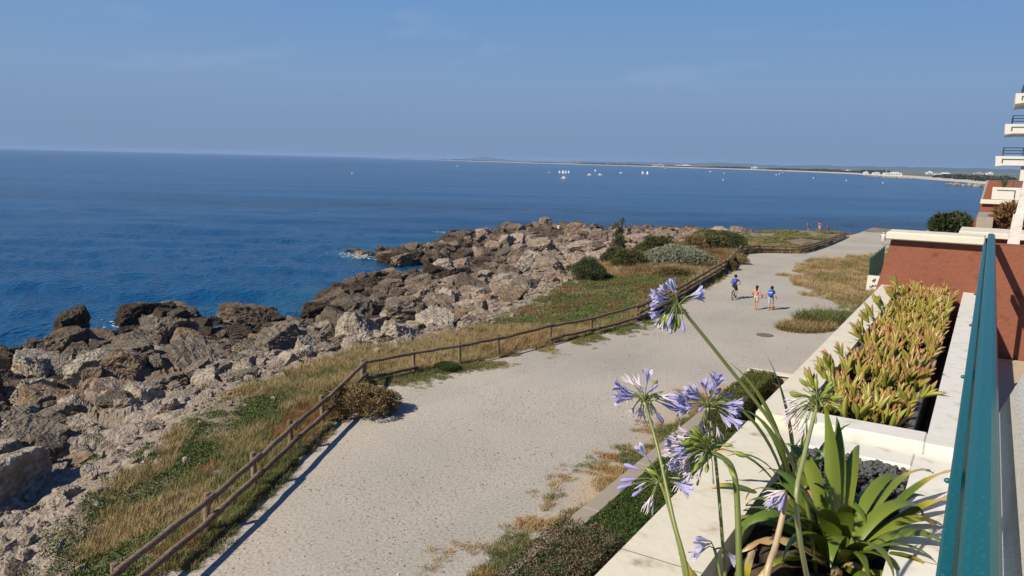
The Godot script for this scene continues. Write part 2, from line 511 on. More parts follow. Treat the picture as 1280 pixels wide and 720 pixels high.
# ------------------------------------------------------------------ sea, far shore
func build_sea() -> void:
	var m := MB.new()
	var yaw := deg_to_rad(31.6)
	var na := 520
	var radii := [28.0]
	while radii[-1] < 15000.0:
		var r: float = radii[-1]
		radii.append(r + clamp(r * r * 1.25 / 13440.0, 0.12, r * 0.08))
	var w3 := noise(65, 0.05, 2); var w4 := noise(66, 0.012, 2)
	var w1 := noise(61, 0.16, 3); var w2 := noise(62, 0.5, 2); var lo := noise(63, 0.004, 3); var warp := noise(64, 0.02, 2)
	for j in radii.size():
		var r: float = radii[j]
		var dr: float = r * r * 1.25 / 13440.0
		var f1 := smoothstep(3.0, 0.8, dr); var f2 := smoothstep(1.0, 0.2, dr)
		for i in na + 1:
			var az := yaw + deg_to_rad(48.0 - 100.0 * i / na)
			var x := -sin(az) * r; var z := -cos(az) * r
			var y := SEA
			var f3 := smoothstep(9.0, 2.0, dr); var f4 := smoothstep(40.0, 8.0, dr)
			# crests lie roughly across the view
			var ac := x * 0.85 - z * 0.52; var al := x * 0.52 + z * 0.85
			if f3 > 0: y += f3 * 0.45 * w3.get_noise_2d(ac * 0.45, al * 1.5)
			if f4 > 0: y += f4 * 0.7 * w4.get_noise_2d(ac * 0.3, al * 1.3) * smoothstep(60.0, 250.0, r)
			if f1 > 0: y += f1 * 0.24 * w1.get_noise_2d(x * 0.7 + z * 0.4, z * 1.5 - x * 0.8)
			if f2 > 0: y += f2 * 0.05 * w2.get_noise_2d(x * 0.8, z * 1.3)
			var s := 30.0
			if r < 220: s = field(dS, x, z)
			# clear shallow water over pale rock is greener, deep water dark blue
			var c := Color(0.003, 0.052, 0.145).lerp(Color(0.008, 0.08, 0.14), smoothstep(9.0, 0.0, s + 8.0 * lo.get_noise_2d(x * 6, z * 6)) * 0.55)
			c = c.lerp(Color(0.003, 0.02, 0.06), clamp(lo.get_noise_2d(ac * 0.6, al * 3.0) * 1.8, 0.0, 0.85))  # duller sheen of wind and wave bands painted as darker streaks
			m.p(Vector3(x, y, z), c, Vector2((x * 0.83 + z * 0.56) / 15.0 + warp.get_noise_2d(x, z) * 0.5, (-x * 0.56 + z * 0.83) / 9.0 + warp.get_noise_2d(z + 300, x) * 0.5))
	for j in radii.size() - 1:
		for i in na:
			var o := j * (na + 1) + i
			m.q(o, o + 1, o + na + 2, o + na + 1)
	setting("sea", m.mesh(), mats.water)


# ------------------------------------------------------------------ rocks
func icosphere(sub: int) -> Array:
	var f := (1.0 + sqrt(5.0)) / 2.0
	var vs := [Vector3(-1, f, 0), Vector3(1, f, 0), Vector3(-1, -f, 0), Vector3(1, -f, 0), Vector3(0, -1, f), Vector3(0, 1, f), Vector3(0, -1, -f), Vector3(0, 1, -f), Vector3(f, 0, -1), Vector3(f, 0, 1), Vector3(-f, 0, -1), Vector3(-f, 0, 1)]
	for k in vs.size(): vs[k] = vs[k].normalized()
	var ts := [[0, 11, 5], [0, 5, 1], [0, 1, 7], [0, 7, 10], [0, 10, 11], [1, 5, 9], [5, 11, 4], [11, 10, 2], [10, 7, 6], [7, 1, 8], [3, 9, 4], [3, 4, 2], [3, 2, 6], [3, 6, 8], [3, 8, 9], [4, 9, 5], [2, 4, 11], [6, 2, 10], [8, 6, 7], [9, 8, 1]]
	for s in sub:
		var cache := {}
		var out := []
		for t in ts:
			var m := []
			for e in [[0, 1], [1, 2], [2, 0]]:
				var a: int = min(t[e[0]], t[e[1]]); var b: int = max(t[e[0]], t[e[1]])
				var key := a * 100000 + b
				if not cache.has(key):
					cache[key] = vs.size(); vs.append((vs[a] + vs[b]).normalized())
				m.append(cache[key])
			out.append([t[0], m[0], m[2]]); out.append([t[1], m[1], m[0]]); out.append([t[2], m[2], m[1]]); out.append(m)
		ts = out
	return [vs, ts]

func rock_mesh(sd: int, sub: int, ico: Array) -> ArrayMesh:
	var r := RandomNumberGenerator.new(); r.seed = sd
	var pl := []
	for k in 10:
		var n := Vector3(r.randf_range(-1, 1), r.randf_range(-1, 1), r.randf_range(-1, 1)).normalized()
		pl.append([n, r.randf_range(0.5, 0.95)])
	pl.append([Vector3(r.randf_range(-0.25, 0.25), 1, r.randf_range(-0.25, 0.25)).normalized(), r.randf_range(0.4, 0.6)])
	var n1 := noise(sd, 1.6, 4, FastNoiseLite.TYPE_SIMPLEX, FastNoiseLite.FRACTAL_RIDGED)
	var n2 := noise(sd + 5, 1.1, 3)
	var n3 := noise(sd + 9, 4.5, 3)
	var m := MB.new()
	var tilt := Basis(Vector3(1, 0, 0.4).normalized(), 0.5)
	for d in ico[0]:
		var rad := 1.1
		for q in pl:
			var k: float = d.dot(q[0])
			if k > 0.05: rad = min(rad, q[1] / k)
		var w: Vector3 = d * rad
		var st: Vector3 = tilt * w
		var lay: float = n1.get_noise_3d(st.x * 0.6, st.y * 2.8, st.z * 0.6)
		rad *= 1.0 + 0.13 * lay + 0.08 * n2.get_noise_3dv(w) + 0.07 * n3.get_noise_3dv(w)
		var tone := 0.92 + 0.45 * n2.get_noise_3d(w.x * 2 + 7, w.y * 2, w.z * 2) + 0.25 * n3.get_noise_3d(w.x, w.y + 4, w.z)
		var och: float = clamp(n2.get_noise_3d(w.x + 3, w.y * 1.5, w.z - 5) * 1.4, 0.0, 0.7)
		var c: Color = Color(1, 1, 1).lerp(Color(0.8, 0.66, 0.54), och) * clampf(tone, 0.45, 1.3)
		m.p(d * rad, Color(c.r, c.g, c.b))
	for t in ico[1]: m.t(t[0], t[1], t[2])
	return m.mesh(false)

func build_rocks() -> void:
	var ico4 := icosphere(4)
	var ico3 := icosphere(3)
	var shapes := []
	for k in 9: shapes.append(rock_mesh(100 + k * 7, 4, ico4))
	var small := []
	for k in 4: small.append(rock_mesh(300 + k * 7, 3, ico3))
	var tints := []
	for c in [Color(0.235, 0.213, 0.18), Color(0.165, 0.148, 0.122), Color(0.46, 0.375, 0.32), Color(0.39, 0.325, 0.275), Color(0.46, 0.425, 0.365), Color(0.3, 0.235, 0.17), Color(0.085, 0.07, 0.052), Color(0.19, 0.155, 0.12)]:
		var m: StandardMaterial3D = mats.rock.duplicate()
		m.albedo_color = L(c.r * 0.92, c.g * 0.92, c.b * 0.92)
		tints.append(m)
	# the boulders one can point to
	var named := [
		# x, z, bottom y, size, shape, tint, label
		[-56.8, -30.3, -5.3, Vector3(1.35, 2.5, 1.3), 3, 6, "dark upright boulder standing alone in the water off the left shore"],
		[-46.6, -28.6, -4.4, Vector3(1.25, 1.5, 1.1), 3, 5, "tan upright block lit on its left face, inland of the dark sea boulder"],
		[-50.8, -41.4, -5.3, Vector3(2.3, 1.7, 1.7), 0, 7, "broad dark-fronted block at the water left of the little inlet"],
		[-55.5, -38.5, -5.3, Vector3(1.9, 1.3, 1.6), 4, 1, "flat-topped grey block next to the reef at the left shore"],
		[-62.5, -42.0, -5.4, Vector3(2.3, 0.75, 1.5), 5, 5, "low brown reef rock farthest out in the water on the left"],
		[-59.5, -40.0, -5.4, Vector3(1.6, 0.8, 1.4), 2, 7, "low dark reef rock between the brown reef and the shore"],
		[-44.5, -47.0, -5.0, Vector3(2.0, 2.3, 1.9), 6, 1, "largest rounded brown boulder right of the inlet"],
		[-47.5, -46.6, -5.2, Vector3(1.7, 1.8, 1.6), 7, 7, "dark rounded boulder at the mouth of the inlet"],
		[-41.0, -49.5, -4.6, Vector3(2.1, 1.6, 1.7), 8, 3, "wide pinkish boulder with a deep shadowed side"],
		[-42.2, -60.5, -4.5, Vector3(1.7, 1.2, 1.5), 0, 3, "flat-topped block with a sheer front in the middle of the rocks"],
		[-60.5, -70.0, -5.4, Vector3(1.1, 1.1, 1.0), 3, 5, "small tan rock standing in the sea off the middle spur"],
		[-77.0, -83.5, -5.5, Vector3(1.6, 0.8, 1.1), 5, 5, "little brown islet with foam beyond the spur"],
		[-81.0, -85.5, -5.5, Vector3(1.3, 0.7, 1.0), 2, 7, "outermost low islet left of the foaming one"],
		[-66.0, -79.5, -5.3, Vector3(2.4, 1.5, 1.5), 1, 5, "long brown rock on the spur enclosing the pool"],
		[-70.5, -82.0, -5.4, Vector3(2.0, 1.2, 1.4), 4, 5, "brown rock at the tip of the spur"],
		[-27.3, -12.9, -2.3, Vector3(0.5, 0.85, 0.75), 7, 7, "leaning dark elongated boulder at the lower left edge"],
		[-38.2, -26.5, -3.3, Vector3(1.15, 0.75, 1.0), 6, 4, "pale flat slab in the rocks left of the grassy bank"],
		[-34.2, -25.4, -2.7, Vector3(1.0, 0.7, 0.9), 0, 4, "pale split slab nearest the grassy bank"],
		[-33.8, -22.4, -2.7, Vector3(1.0, 0.7, 0.8), 8, 0, "grey slab with a dark undercut right of the rubble"],
	]
	for b in named:
		var o := solo("boulder", shapes[b[4]], tints[b[5]], b[6], "boulder")
		var sc: Vector3 = b[3]
		o.scale = sc
		o.rotation = Vector3(0, rng.randf() * TAU, 0)
		o.position = Vector3(b[0], b[2] + sc.y * 0.55, b[1])
	# the tumbled field
	var all := []
	var cell := {}
	var r := RandomNumberGenerator.new(); r.seed = 99
	var tries := 0
	while tries < 36000:
		tries += 1
		var x := r.randf_range(-88, -18); var z := r.randf_range(-152, -4)
		var g := field(dG, x, z)
		if g < 0.8: continue
		var s := field(dS, x, z)
		if s > -0.3: continue
		var dist := Vector2(x, z).length()
		var ang := rad_to_deg(atan2(-x, -z)) - 31.6
		if ang > 40.0 or ang < -40: continue
		var u := r.randf()
		var size: float = lerp(0.28, 0.6, r.randf())
		if tries < 4500: size = lerp(0.8, 1.7, u * u * u)
		elif tries < 14000: size = lerp(0.4, 0.85, u)
		var near_bank := g + 4.0 * n_mid.get_noise_2d(x * 0.6, z * 0.6)
		if near_bank < 4.5 and r.randf() < 0.8: continue      # the bare ledge carries few stones
		size *= lerp(0.5, 1.0, smoothstep(1.0, 6.0, near_bank))
		if size < dist * 0.0036: continue
		var ok := true
		var cx := int(x / 3.0); var cz := int(z / 3.0)
		for a in range(cx - 1, cx + 2):
			for b in range(cz - 1, cz + 2):
				for e in cell.get(Vector2i(a, b), []):
					if Vector2(x - e[0], z - e[1]).length() < (size + e[2]) * 0.62: ok = false
		if not ok: continue
		var e := [x, z, size, size / dist]
		if not cell.has(Vector2i(cx, cz)): cell[Vector2i(cx, cz)] = []
		cell[Vector2i(cx, cz)].append(e)
		all.append(e)
	all.sort_custom(func(a, b): return a[3] > b[3])
	print("boulders ", all.size())
	var xf := [[], [], [], []]; var cl := [[], [], [], []]
	for k in all.size():
		var e: Array = all[k]
		var y := ground_y(e[0], e[1])
		var sc := Vector3(e[2] * r.randf_range(0.85, 1.35), e[2] * r.randf_range(0.7, 1.3), e[2] * r.randf_range(0.8, 1.2))
		var rot := Basis.from_euler(Vector3(r.randf_range(-0.3, 0.3), r.randf() * TAU, r.randf_range(-0.25, 0.35)))
		var at := Vector3(e[0], y + sc.y * r.randf_range(0.0, 0.3), e[1])
		var wet := smoothstep(SEA + 2.0, SEA + 0.8, at.y + n_fine.get_noise_2d(e[0], e[1]))
		if k < 300:
			var pinkish := r.randf() < smoothstep(-35.0, -75.0, e[1]) * 0.8
			var ti: int = [0, 0, 1, 4, 5, 4, 3][r.randi() % 7]
			if pinkish: ti = [2, 3, 2, 4][r.randi() % 4]
			if wet > 0.5: ti = 6 if r.randf() < 0.4 else 7
			var o := part("stone", shapes[r.randi() % 9], tints[ti], shore)
			o.transform = Transform3D(rot.scaled_local(sc), at)
		else:
			var c := rock_color(at.x, at.y, at.z, r.randf())
			var j := r.randi() % 4
			xf[j].append(Transform3D(rot.scaled_local(sc), at)); cl[j].append(c)
	for j in 4:
		var mm := stuff("loose_rocks", small[j], mats.rock, xf[j], cl[j], "", "")
		remove_child(mm)
		mm.name = "loose_rocks"
		shore.add_child(mm, true)

# ------------------------------------------------------------------ fences
func build_fence(from: int, to: int, height: float, rails: Array, rad: float, label: String, step := 1, skip_low := []) -> void:
	var a0 := fence_line[from]
	var t := thing("log_fence", label, "fence", Vector3(a0.x, path_y(a0.y), a0.y))
	var pts := []
	for k in range(from, to + 1):
		pts.append(fence_line[k])
		if step > 1 and k < to:
			for s in range(1, step): pts.append(fence_line[k].lerp(fence_line[k + 1], float(s) / step))
	var o := t.position
	var pm := []
	for k in 3:
		var m := MB.new()
		var c: Color = Color(0.34, 0.28, 0.22) * [0.8, 1.0, 1.15][k]
		m.tube([Vector3(0, -0.5, 0), Vector3(0.01, 0.3, 0), Vector3(0, height + 0.10, 0.01), Vector3(0, height + 0.115, 0.01)], [rad * 1.12, rad * 1.1, rad * 1.05, rad * 0.9], 10, c, true, 0.03)
		pm.append(m.mesh())
	for k in pts.size():
		var d: Vector2 = (pts[min(k + 1, pts.size() - 1)] - pts[max(k - 1, 0)]).normalized()
		var off := Vector2(d.y, -d.x) * rad * 1.95 * -1.0
		var w := Vector3(pts[k].x - off.x * -1.0, 0, pts[k].y - off.y * -1.0)
		w = Vector3(pts[k].x, 0, pts[k].y) + Vector3(-absf(d.y), 0, -d.x * signf(d.y) * -1.0).normalized() * rad * 2.0
		var p := part("post", pm[rng.randi() % 3], mats.wood, t)
		p.position = Vector3(w.x, path_y(w.z), w.z) - o
		p.rotation = Vector3(rng.randf_range(-0.05, 0.05), rng.randf() * TAU, rng.randf_range(-0.05, 0.05))
	for h in rails.size():
		for k in pts.size() - 1:
			if h > 0 and k in skip_low: continue
			var a := Vector3(pts[k].x, path_y(pts[k].y) + rails[h] + rng.randf_range(-0.03, 0.03), pts[k].y)
			var b := Vector3(pts[k + 1].x, path_y(pts[k + 1].y) + rails[h] + rng.randf_range(-0.03, 0.03), pts[k + 1].y)
			var d := (b - a).normalized()
			a -= d * 0.1; b += d * 0.1
			var ps := []; var rs := []
			for s in 7:
				ps.append(a.lerp(b, s / 6.0) - o + Vector3(0, 0.012 * sin(s * 2.1 + k), 0))
				rs.append(rad * (1.0 + 0.06 * sin(s * 1.9 + k * 3)))
			var m := MB.new()
			var c := Color(0.31, 0.26, 0.21) * rng.randf_range(0.75, 1.1)
			m.tube(ps, rs, 10, Color(c.r, c.g, c.b), true, 0.025)
			part("rail", m.mesh(), mats.wood, t)

func build_fences() -> void:
	build_fence(0, 6, 0.9, [0.9, 0.42], 0.075, "near weathered two-rail log fence along the grassy bank at lower left")
	build_fence(6, 12, 0.9, [0.9, 0.25], 0.07, "log fence with one high rail running right from the corner post", 1, [1, 2, 3])
	build_fence(12, 16, 0.85, [0.85, 0.5, 0.2], 0.09, "old dark three-rail fence curving past the silvery bush", 4)
	build_fence(16, 21, 0.75, [0.75, 0.45, 0.15], 0.09, "far weathered fence bending round the green dune", 3)

# ------------------------------------------------------------------ plants
func tuft_mesh(sd: int, blades: int, spread: float, h: float, wid: float, lean: float) -> ArrayMesh:
	var r := RandomNumberGenerator.new(); r.seed = sd
	var m := MB.new()
	for k in blades:
		var a := r.randf() * TAU
		var base := Vector3(cos(a), 0, sin(a)) * spread * sqrt(r.randf()) 
		var b := r.randf() * TAU
		var out := Vector3(cos(b), 0, sin(b))
		var side := out.cross(Vector3.UP) * wid * r.randf_range(0.7, 1.3)
		var hh := h * r.randf_range(0.5, 1.1)
		var ln := lean * r.randf_range(0.3, 1.2) * hh
		var c := grey(r.randf_range(0.7, 1.25))
		c = c * Color(r.randf_range(0.9, 1.15), 1, r.randf_range(0.8, 1.1))
		var p1 := base + out * ln * 0.35 + Vector3.UP * hh * 0.6
		var p2 := base + out * ln + Vector3.UP * hh
		var i := m.p(base - side, c); m.p(base + side, c); m.p(p1 + side * 0.8, c); m.p(p1 - side * 0.8, c); m.p(p2, c)
		m.q(i, i + 1, i + 2, i + 3); m.t(i + 3, i + 2, i + 4)
	return m.mesh()

func leafy_mesh(sd: int, lobes: Array, count: int, size: float, up := 0.3, long := 1.0) -> ArrayMesh:
	# many small leaves through the outer depth of several lobes [centre, radii]
	var r := RandomNumberGenerator.new(); r.seed = sd
	var m := MB.new()
	var wsum := 0.0
	for l in lobes: wsum += l[1].x * l[1].z + l[1].x * l[1].y
	for l in lobes:
		var nn := int(count * (l[1].x * l[1].z + l[1].x * l[1].y) / wsum)
		for k in nn:
			var d := Vector3(r.randfn(), r.randfn(), r.randfn()).normalized()
			if d.y < -0.35: d.y = -d.y
			var w: Vector3 = l[0] + d * l[1] * (1.0 - 0.42 * pow(r.randf(), 2.0)) * (1.0 + 0.12 * sin(d.x * 9 + sd) * sin(d.z * 8) * cos(d.y * 7))
			var dir := (d + Vector3(r.randfn(), r.randfn() + up, r.randfn()) * 0.7).normalized()
			var side := dir.cross(Vector3(r.randfn(), r.randfn(), r.randfn())).normalized()
			var s := size * r.randf_range(0.6, 1.3)
			var c := grey(r.randf_range(0.65, 1.3)) * Color(r.randf_range(0.85, 1.2), 1.0, r.randf_range(0.8, 1.1))
			c.a = 1
			var i := m.p(w, c); m.p(w + dir * s * 0.5 * long + side * s * 0.35, c); m.p(w + dir * s * long, c); m.p(w + dir * s * 0.5 * long - side * s * 0.35, c)
			m.q(i, i + 1, i + 2, i + 3)
	return m.mesh()

func bush_lobes(sd: int, n: int, flat: float) -> Array:
	var r := RandomNumberGenerator.new(); r.seed = sd
	var out := [[Vector3(0, 0.3, 0), Vector3(0.62, 0.5 * flat, 0.62)]]
	for k in n:
		var a := r.randf() * TAU
		var d := r.randf_range(0.2, 0.7)
		var s := r.randf_range(0.25, 0.48)
		out.append([Vector3(cos(a) * d, r.randf_range(0.1, 0.75) * flat * (1.2 - d), sin(a) * d), Vector3(s, s * r.randf_range(0.7, 1.1), s)])
	return out

var stem_mesh: ArrayMesh
func bush(called: String, crown: Mesh, col: Color, x: float, z: float, size: Vector3, label: String, category := "bush", group := "") -> void:
	var y := ground_y(x, z) - 0.05
	var t := thing(called, label, category, Vector3(x, y, z), rng.randf() * TAU, group)
	var m: StandardMaterial3D = mats.leafy.duplicate()
	m.albedo_color = L(col.r, col.g, col.b)
	var o := part("foliage", crown, m, t); o.scale = size
	var s := part("stem", stem_mesh, mats.wood, t); s.scale = size * (0.3 if called == "grass_clump" else 1.0)

func build_plants() -> void:
	var sm := MB.new()
	for k in 5:
		var a := k * 1.3
		sm.tube([Vector3(0, -0.1, 0), Vector3(cos(a) * 0.12, 0.25, sin(a) * 0.12), Vector3(cos(a) * 0.35, 0.6, sin(a) * 0.35)], [0.03, 0.022, 0.008], 6, Color(0.2, 0.16, 0.12))
	stem_mesh = sm.mesh()
	var crowns := []
	for k in 4: crowns.append(leafy_mesh(50 + k, bush_lobes(70 + k, 9, 0.9), 12000, 0.042, 0.3, 1.5))
	var wispy := leafy_mesh(58, bush_lobes(78, 12, 1.0), 11000, 0.045, 0.9, 3.2)
	var silver := leafy_mesh(59, [[Vector3(0, 0.1, 0), Vector3(1, 0.75, 0.9)], [Vector3(0.45, 0.15, 0), Vector3(0.7, 0.6, 0.7)], [Vector3(-0.5, 0.1, 0.1), Vector3(0.6, 0.55, 0.7)]], 15000, 0.04, 0.6, 2.2)
	var olive := Color(0.1, 0.105, 0.04); var dark := Color(0.062, 0.078, 0.03); var brown := Color(0.17, 0.125, 0.06)
	var grey_green := Color(0.19, 0.21, 0.15); var straw := Color(0.34, 0.26, 0.13)
	bush("shrub", crowns[0], olive * 1.2, -26.4, -84, Vector3(3.2, 3.2, 2.9), "tall olive-green shrub at the far end of the bushy mound")
	bush("shrub", crowns[1], dark, -24.0, -85, Vector3(2.9, 2.8, 2.6), "dark green shrub next to the far fence corner")
	bush("shrub", wispy, straw * 0.7, -26.8, -81, Vector3(1.8, 2.2, 1.8), "reedy tan-green shrub in front of the tall olive shrub")
	bush("shrub", crowns[2], dark, -28.2, -58.5, Vector3(2.5, 2.0, 2.1), "dark green round bush alone among the pink rocks")
	bush("shrub", wispy, olive * 1.1, -28.6, -67.5, Vector3(2.6, 1.7, 2.2), "olive bush between the lone round bush and the silvery one")
	bush("shrub", wispy, olive * 0.9, -31.2, -71.0, Vector3(2.2, 1.6, 2.0), "grey-olive scrub at the foot of the pointed tree")
	bush("shrub", wispy, olive, -29.0, -76, Vector3(3.0, 2.4, 2.6), "olive scrub behind the silvery bush")
	bush("shrub", crowns[0], dark * 1.2, -32, -82, Vector3(2.8, 2.1, 2.4), "dark scrub right of the pointed tree")
	bush("shrub", silver, grey_green, -23.7, -68, Vector3(4.2, 2.3, 2.6), "wide silvery grey mounded bush above the curving fence")
	bush("shrub", crowns[2], brown, -20.6, -66, Vector3(2.2, 1.1, 1.9), "brown low bush right of the silvery bush")
	bush("shrub", crowns[3], brown * 0.9, -21.3, -60.5, Vector3(3.0, 1.1, 2.0), "rust-brown low bush below the silvery bush")
	bush("shrub", crowns[1], brown * 0.8, -18.7, -66.5, Vector3(1.0, 1.2, 1.0), "dry brown bush growing through the fence near the cyclist")
	bush("shrub", crowns[2], straw * 0.8, -19.4, -72, Vector3(1.1, 1.0, 1.0), "straw-coloured bush at the fence beyond the cyclist")
	bush("shrub", crowns[0], brown * 1.15, -18.3, -19.6, Vector3(1.6, 1.35, 1.5), "olive-brown bush spilling over the path by the fence corner")
	bush("shrub", crowns[3], Color(0.07, 0.09, 0.03), -15.9, -44.5, Vector3(1.1, 0.6, 0.8), "green sprawl under the fence rail behind the tall flower")
	bush("shrub", crowns[1], Color(0.055, 0.085, 0.03), -19.2, -26.0, Vector3(0.9, 0.5, 0.8), "low green clump under the high rail right of the corner")
	var clump := tuft_mesh(77, 3200, 1.0, 0.34, 0.008, 1.3)
	bush("grass_clump", clump, Color(0.13, 0.15, 0.055), -7.5, -48.0, Vector3(1.5, 1.9, 2.2), "tall green grass clump beside the path next to the white planter edge", "grass")
	bush("grass_clump", clump, straw * 0.85, -8.1, -45.0, Vector3(1.25, 1.3, 1.9), "straw-coloured grass fringe at the near end of the green clump", "grass")
	# pointed tree
	var t := thing("pointed_tree", "narrow pointed grey-green tree rising from the scrub", "tree", Vector3(-32.4, ground_y(-32.4, -73.5), -73.5))
	var tm := MB.new()
	tm.tube([Vector3(0, -0.2, 0), Vector3(0.05, 1.6, 0), Vector3(0.02, 3.4, 0.03)], [0.09, 0.06, 0.015], 7, Color(0.17, 0.14, 0.11))
	for k in 8: tm.tube([Vector3(0, 0.7 + k * 0.25, 0), Vector3(cos(k * 2.4) * 0.45, 1.15 + k * 0.27, sin(k * 2.4) * 0.45)], [0.03, 0.008], 5, Color(0.17, 0.14, 0.11))
	part("trunk", tm.mesh(), mats.wood, t)
	var lob := []
	for k in 11: lob.append([Vector3(sin(k * 2.1) * 0.32, 0.7 + k * 0.27, cos(k * 1.7) * 0.3), Vector3(1, 1.3, 1) * (0.42 - k * 0.03)])
	var m: StandardMaterial3D = mats.leafy.duplicate(); m.albedo_color = L(0.12, 0.12, 0.07)
	t.scale = Vector3(1.1, 1.18, 1.1)
	part("crown", leafy_mesh(91, lob, 1700, 0.13, 1.2, 2.4), m, t)
	build_grass()

func build_grass() -> void:
	var r := RandomNumberGenerator.new(); r.seed = 5
	var meshes := [tuft_mesh(1, 34, 0.18, 0.4, 0.0065, 0.7), tuft_mesh(2, 32, 0.22, 0.3, 0.0065, 1.1), leafy_mesh(3, [[Vector3(0, 0, 0), Vector3(0.24, 0.13, 0.24)]], 70, 0.05, 0.6, 1.4), tuft_mesh(4, 34, 0.22, 0.17, 0.009, 0.9)]
	var xf := [[], [], [], []]; var cl := [[], [], [], []]
	var patch := noise(71, 0.11, 3); var patch2 := noise(72, 0.3, 2)
	var green := Color(0.11, 0.135, 0.045); var olive := Color(0.2, 0.195, 0.08); var tan := Color(0.38, 0.29, 0.15); var rust := Color(0.26, 0.14, 0.06); var mat_green := Color(0.075, 0.115, 0.035); var red := Color(0.15, 0.09, 0.045)
	var put := func(j: int, x: float, z: float, s: float, c: Color, sink := 0.02) -> void:
		var b := Basis(Vector3.UP, r.randf() * TAU).scaled(Vector3(s, s * r.randf_range(0.7, 1.2), s))
		xf[j].append(Transform3D(b, Vector3(x, ground_y(x, z) - sink, z)))
		var k := r.randf_range(0.75, 1.25)
		cl[j].append(Color(c.r * k, c.g * k, c.b * k))
	# the bank between fence and rocks
	for n in 80000:
		var z := -4.0 - 136.0 * pow(r.randf(), 1.7)
		var x := r.randf_range(-38, -12)
		var f := field(dF, x, z)
		var g := field(dG, x, z)
		if f < 0.05 or g > 0.5: continue
		var p := patch.get_noise_2d(x, z); var p2 := patch2.get_noise_2d(x, z)
		var edge := smoothstep(-2.6, 0.6, g + p2 * 2.5)
		if r.randf() < edge * 0.93: continue
		var dist := Vector2(x, z).length()
		var s: float = lerp(0.9, 2.0, smoothstep(25.0, 110.0, dist))
		if z < -90.0:
			if p + p2 * 0.6 < 0.2: continue
			put.call(2, x, z, s * 1.1, Color(0.12, 0.135, 0.05).lerp(Color(0.24, 0.22, 0.1), r.randf())); continue
		if z < -37.5 and z > -60.0 and f > 1.2:      # creeping carpet, green and rust
			put.call(2, x, z, s * 1.1, (mat_green if p2 > -0.2 else red).lerp(olive if p < 0.1 else tan, r.randf() * 0.7)); continue
		if z < -58.0:
			put.call(1 if p2 > -0.2 else 0, x, z, s * 1.1, tan.lerp(Color(0.2, 0.13, 0.06), clamp(0.4 + p * 2, 0, 1))); continue
		if z > -20.0 and g > -2.9 - p * 3 and p2 > -0.2:
			put.call(2, x, z, s * 1.15, mat_green.lerp(green, r.randf())); continue
		var c := olive.lerp(green, clamp(0.5 + p * 2.2, 0.0, 1.0))
		if p2 < -0.1: c = c.lerp(tan, 0.7)
		if p2 + p > 0.38: c = c.lerp(rust, 0.8)
		if z < -24.5 and z > -37.5: c = c.lerp(tan, 0.55)
		put.call(0 if r.randf() < 0.6 else 1, x, z, s * r.randf_range(0.6, 1.1), c)
	# tangled strip under the fences, on the path side
	for n in 9000:
		var k := r.randi() % (fence_line.size() - 2)
		if k > 15: continue
		var w := fence_line[k].lerp(fence_line[k + 1], r.randf())
		var d := (fence_line[k + 1] - fence_line[k]).normalized()
		var side := Vector2(absf(d.y), d.x * -signf(d.y) * -1.0)
		var o := r.randfn() * 0.28 + 0.15
		if k > 5 and k < 12: o = absf(r.randfn()) * 0.7
		var q := w + side * o
		if patch2.get_noise_2d(q.x, q.y) < -0.22: continue
		var c := olive.lerp(green, r.randf()).lerp(tan, 0.6 * clamp(0.3 + patch.get_noise_2d(q.x, q.y) * 2, 0, 1))
		put.call([1, 3, 2, 3][r.randi() % 4], q.x, q.y, r.randf_range(0.35, 0.8) * (1.0 if k < 13 else 1.5), c)
	# weeds between path and kerb
	for n in 3600:
		var z := r.randf_range(-29.0, -8.0)
		var x := -7.95 - absf(r.randfn()) * 0.75
		var p := patch2.get_noise_2d(x * 1.6, z * 1.6)
		if p < 0.02 - 0.25 * smoothstep(-1.2, -0.2, x + 7.95): continue
		var c := tan.lerp(Color(0.36, 0.2, 0.07), clamp(p * 2, 0, 1))
		if patch.get_noise_2d(x * 3, z * 3) > 0.12: c = olive.lerp(green, r.randf())
		put.call(3 if r.randf() < 0.7 else 1, x, z, r.randf_range(0.35, 0.8), c)
	# dry patches beyond
	for n in 6500:
		var z := r.randf_range(-108.0, -50.0)
		var x := r.randf_range(-15.0, -5.5)
		var right := -12.4 + 3.2 * sin((z + 60.0) * 0.05) 
		if z > -60.0: right = lerp(-7.0, -10.6, smoothstep(-50.0, -60.0, z))
		if z < -84.0: right = lerp(-13.0, -9.5, smoothstep(-84.0, -100.0, z))
		if x + patch2.get_noise_2d(x, z) * 2.4 < right: continue
		var p := patch.get_noise_2d(x * 2, z * 2)
		var c := tan.lerp(Color(0.25, 0.17, 0.08), clamp(0.4 + p * 2, 0, 1))
		if p > 0.25: c = olive
		put.call(1 if r.randf() < 0.7 else 3, x, z, r.randf_range(0.8, 1.5), c)
	# tufts rooted in the rock cracks
	for n in 240:
		var x := r.randf_range(-40, -17); var z := r.randf_range(-60, -6)
		var g := field(dG, x, z)
		if g < 0.2 or g > 7.0: continue
		for k in 5: put.call(2, x + r.randfn() * 0.2, z + r.randfn() * 0.2, r.randf_range(0.5, 1.0), mat_green.lerp(green, r.randf()))
	var labels := ["upright grass on the bank behind the log fence", "bent dry grass on the bank and beside the path", "low leafy green mats creeping over the bank", "short dry weeds along the path edges"]
	var names := ["tall_grass", "dry_grass", "ground_cover", "weeds"]
	for j in 4: stuff(names[j], meshes[j], mats.leafy, xf[j], cl[j], labels[j], ["grass", "grass", "ground cover", "weeds"][j])

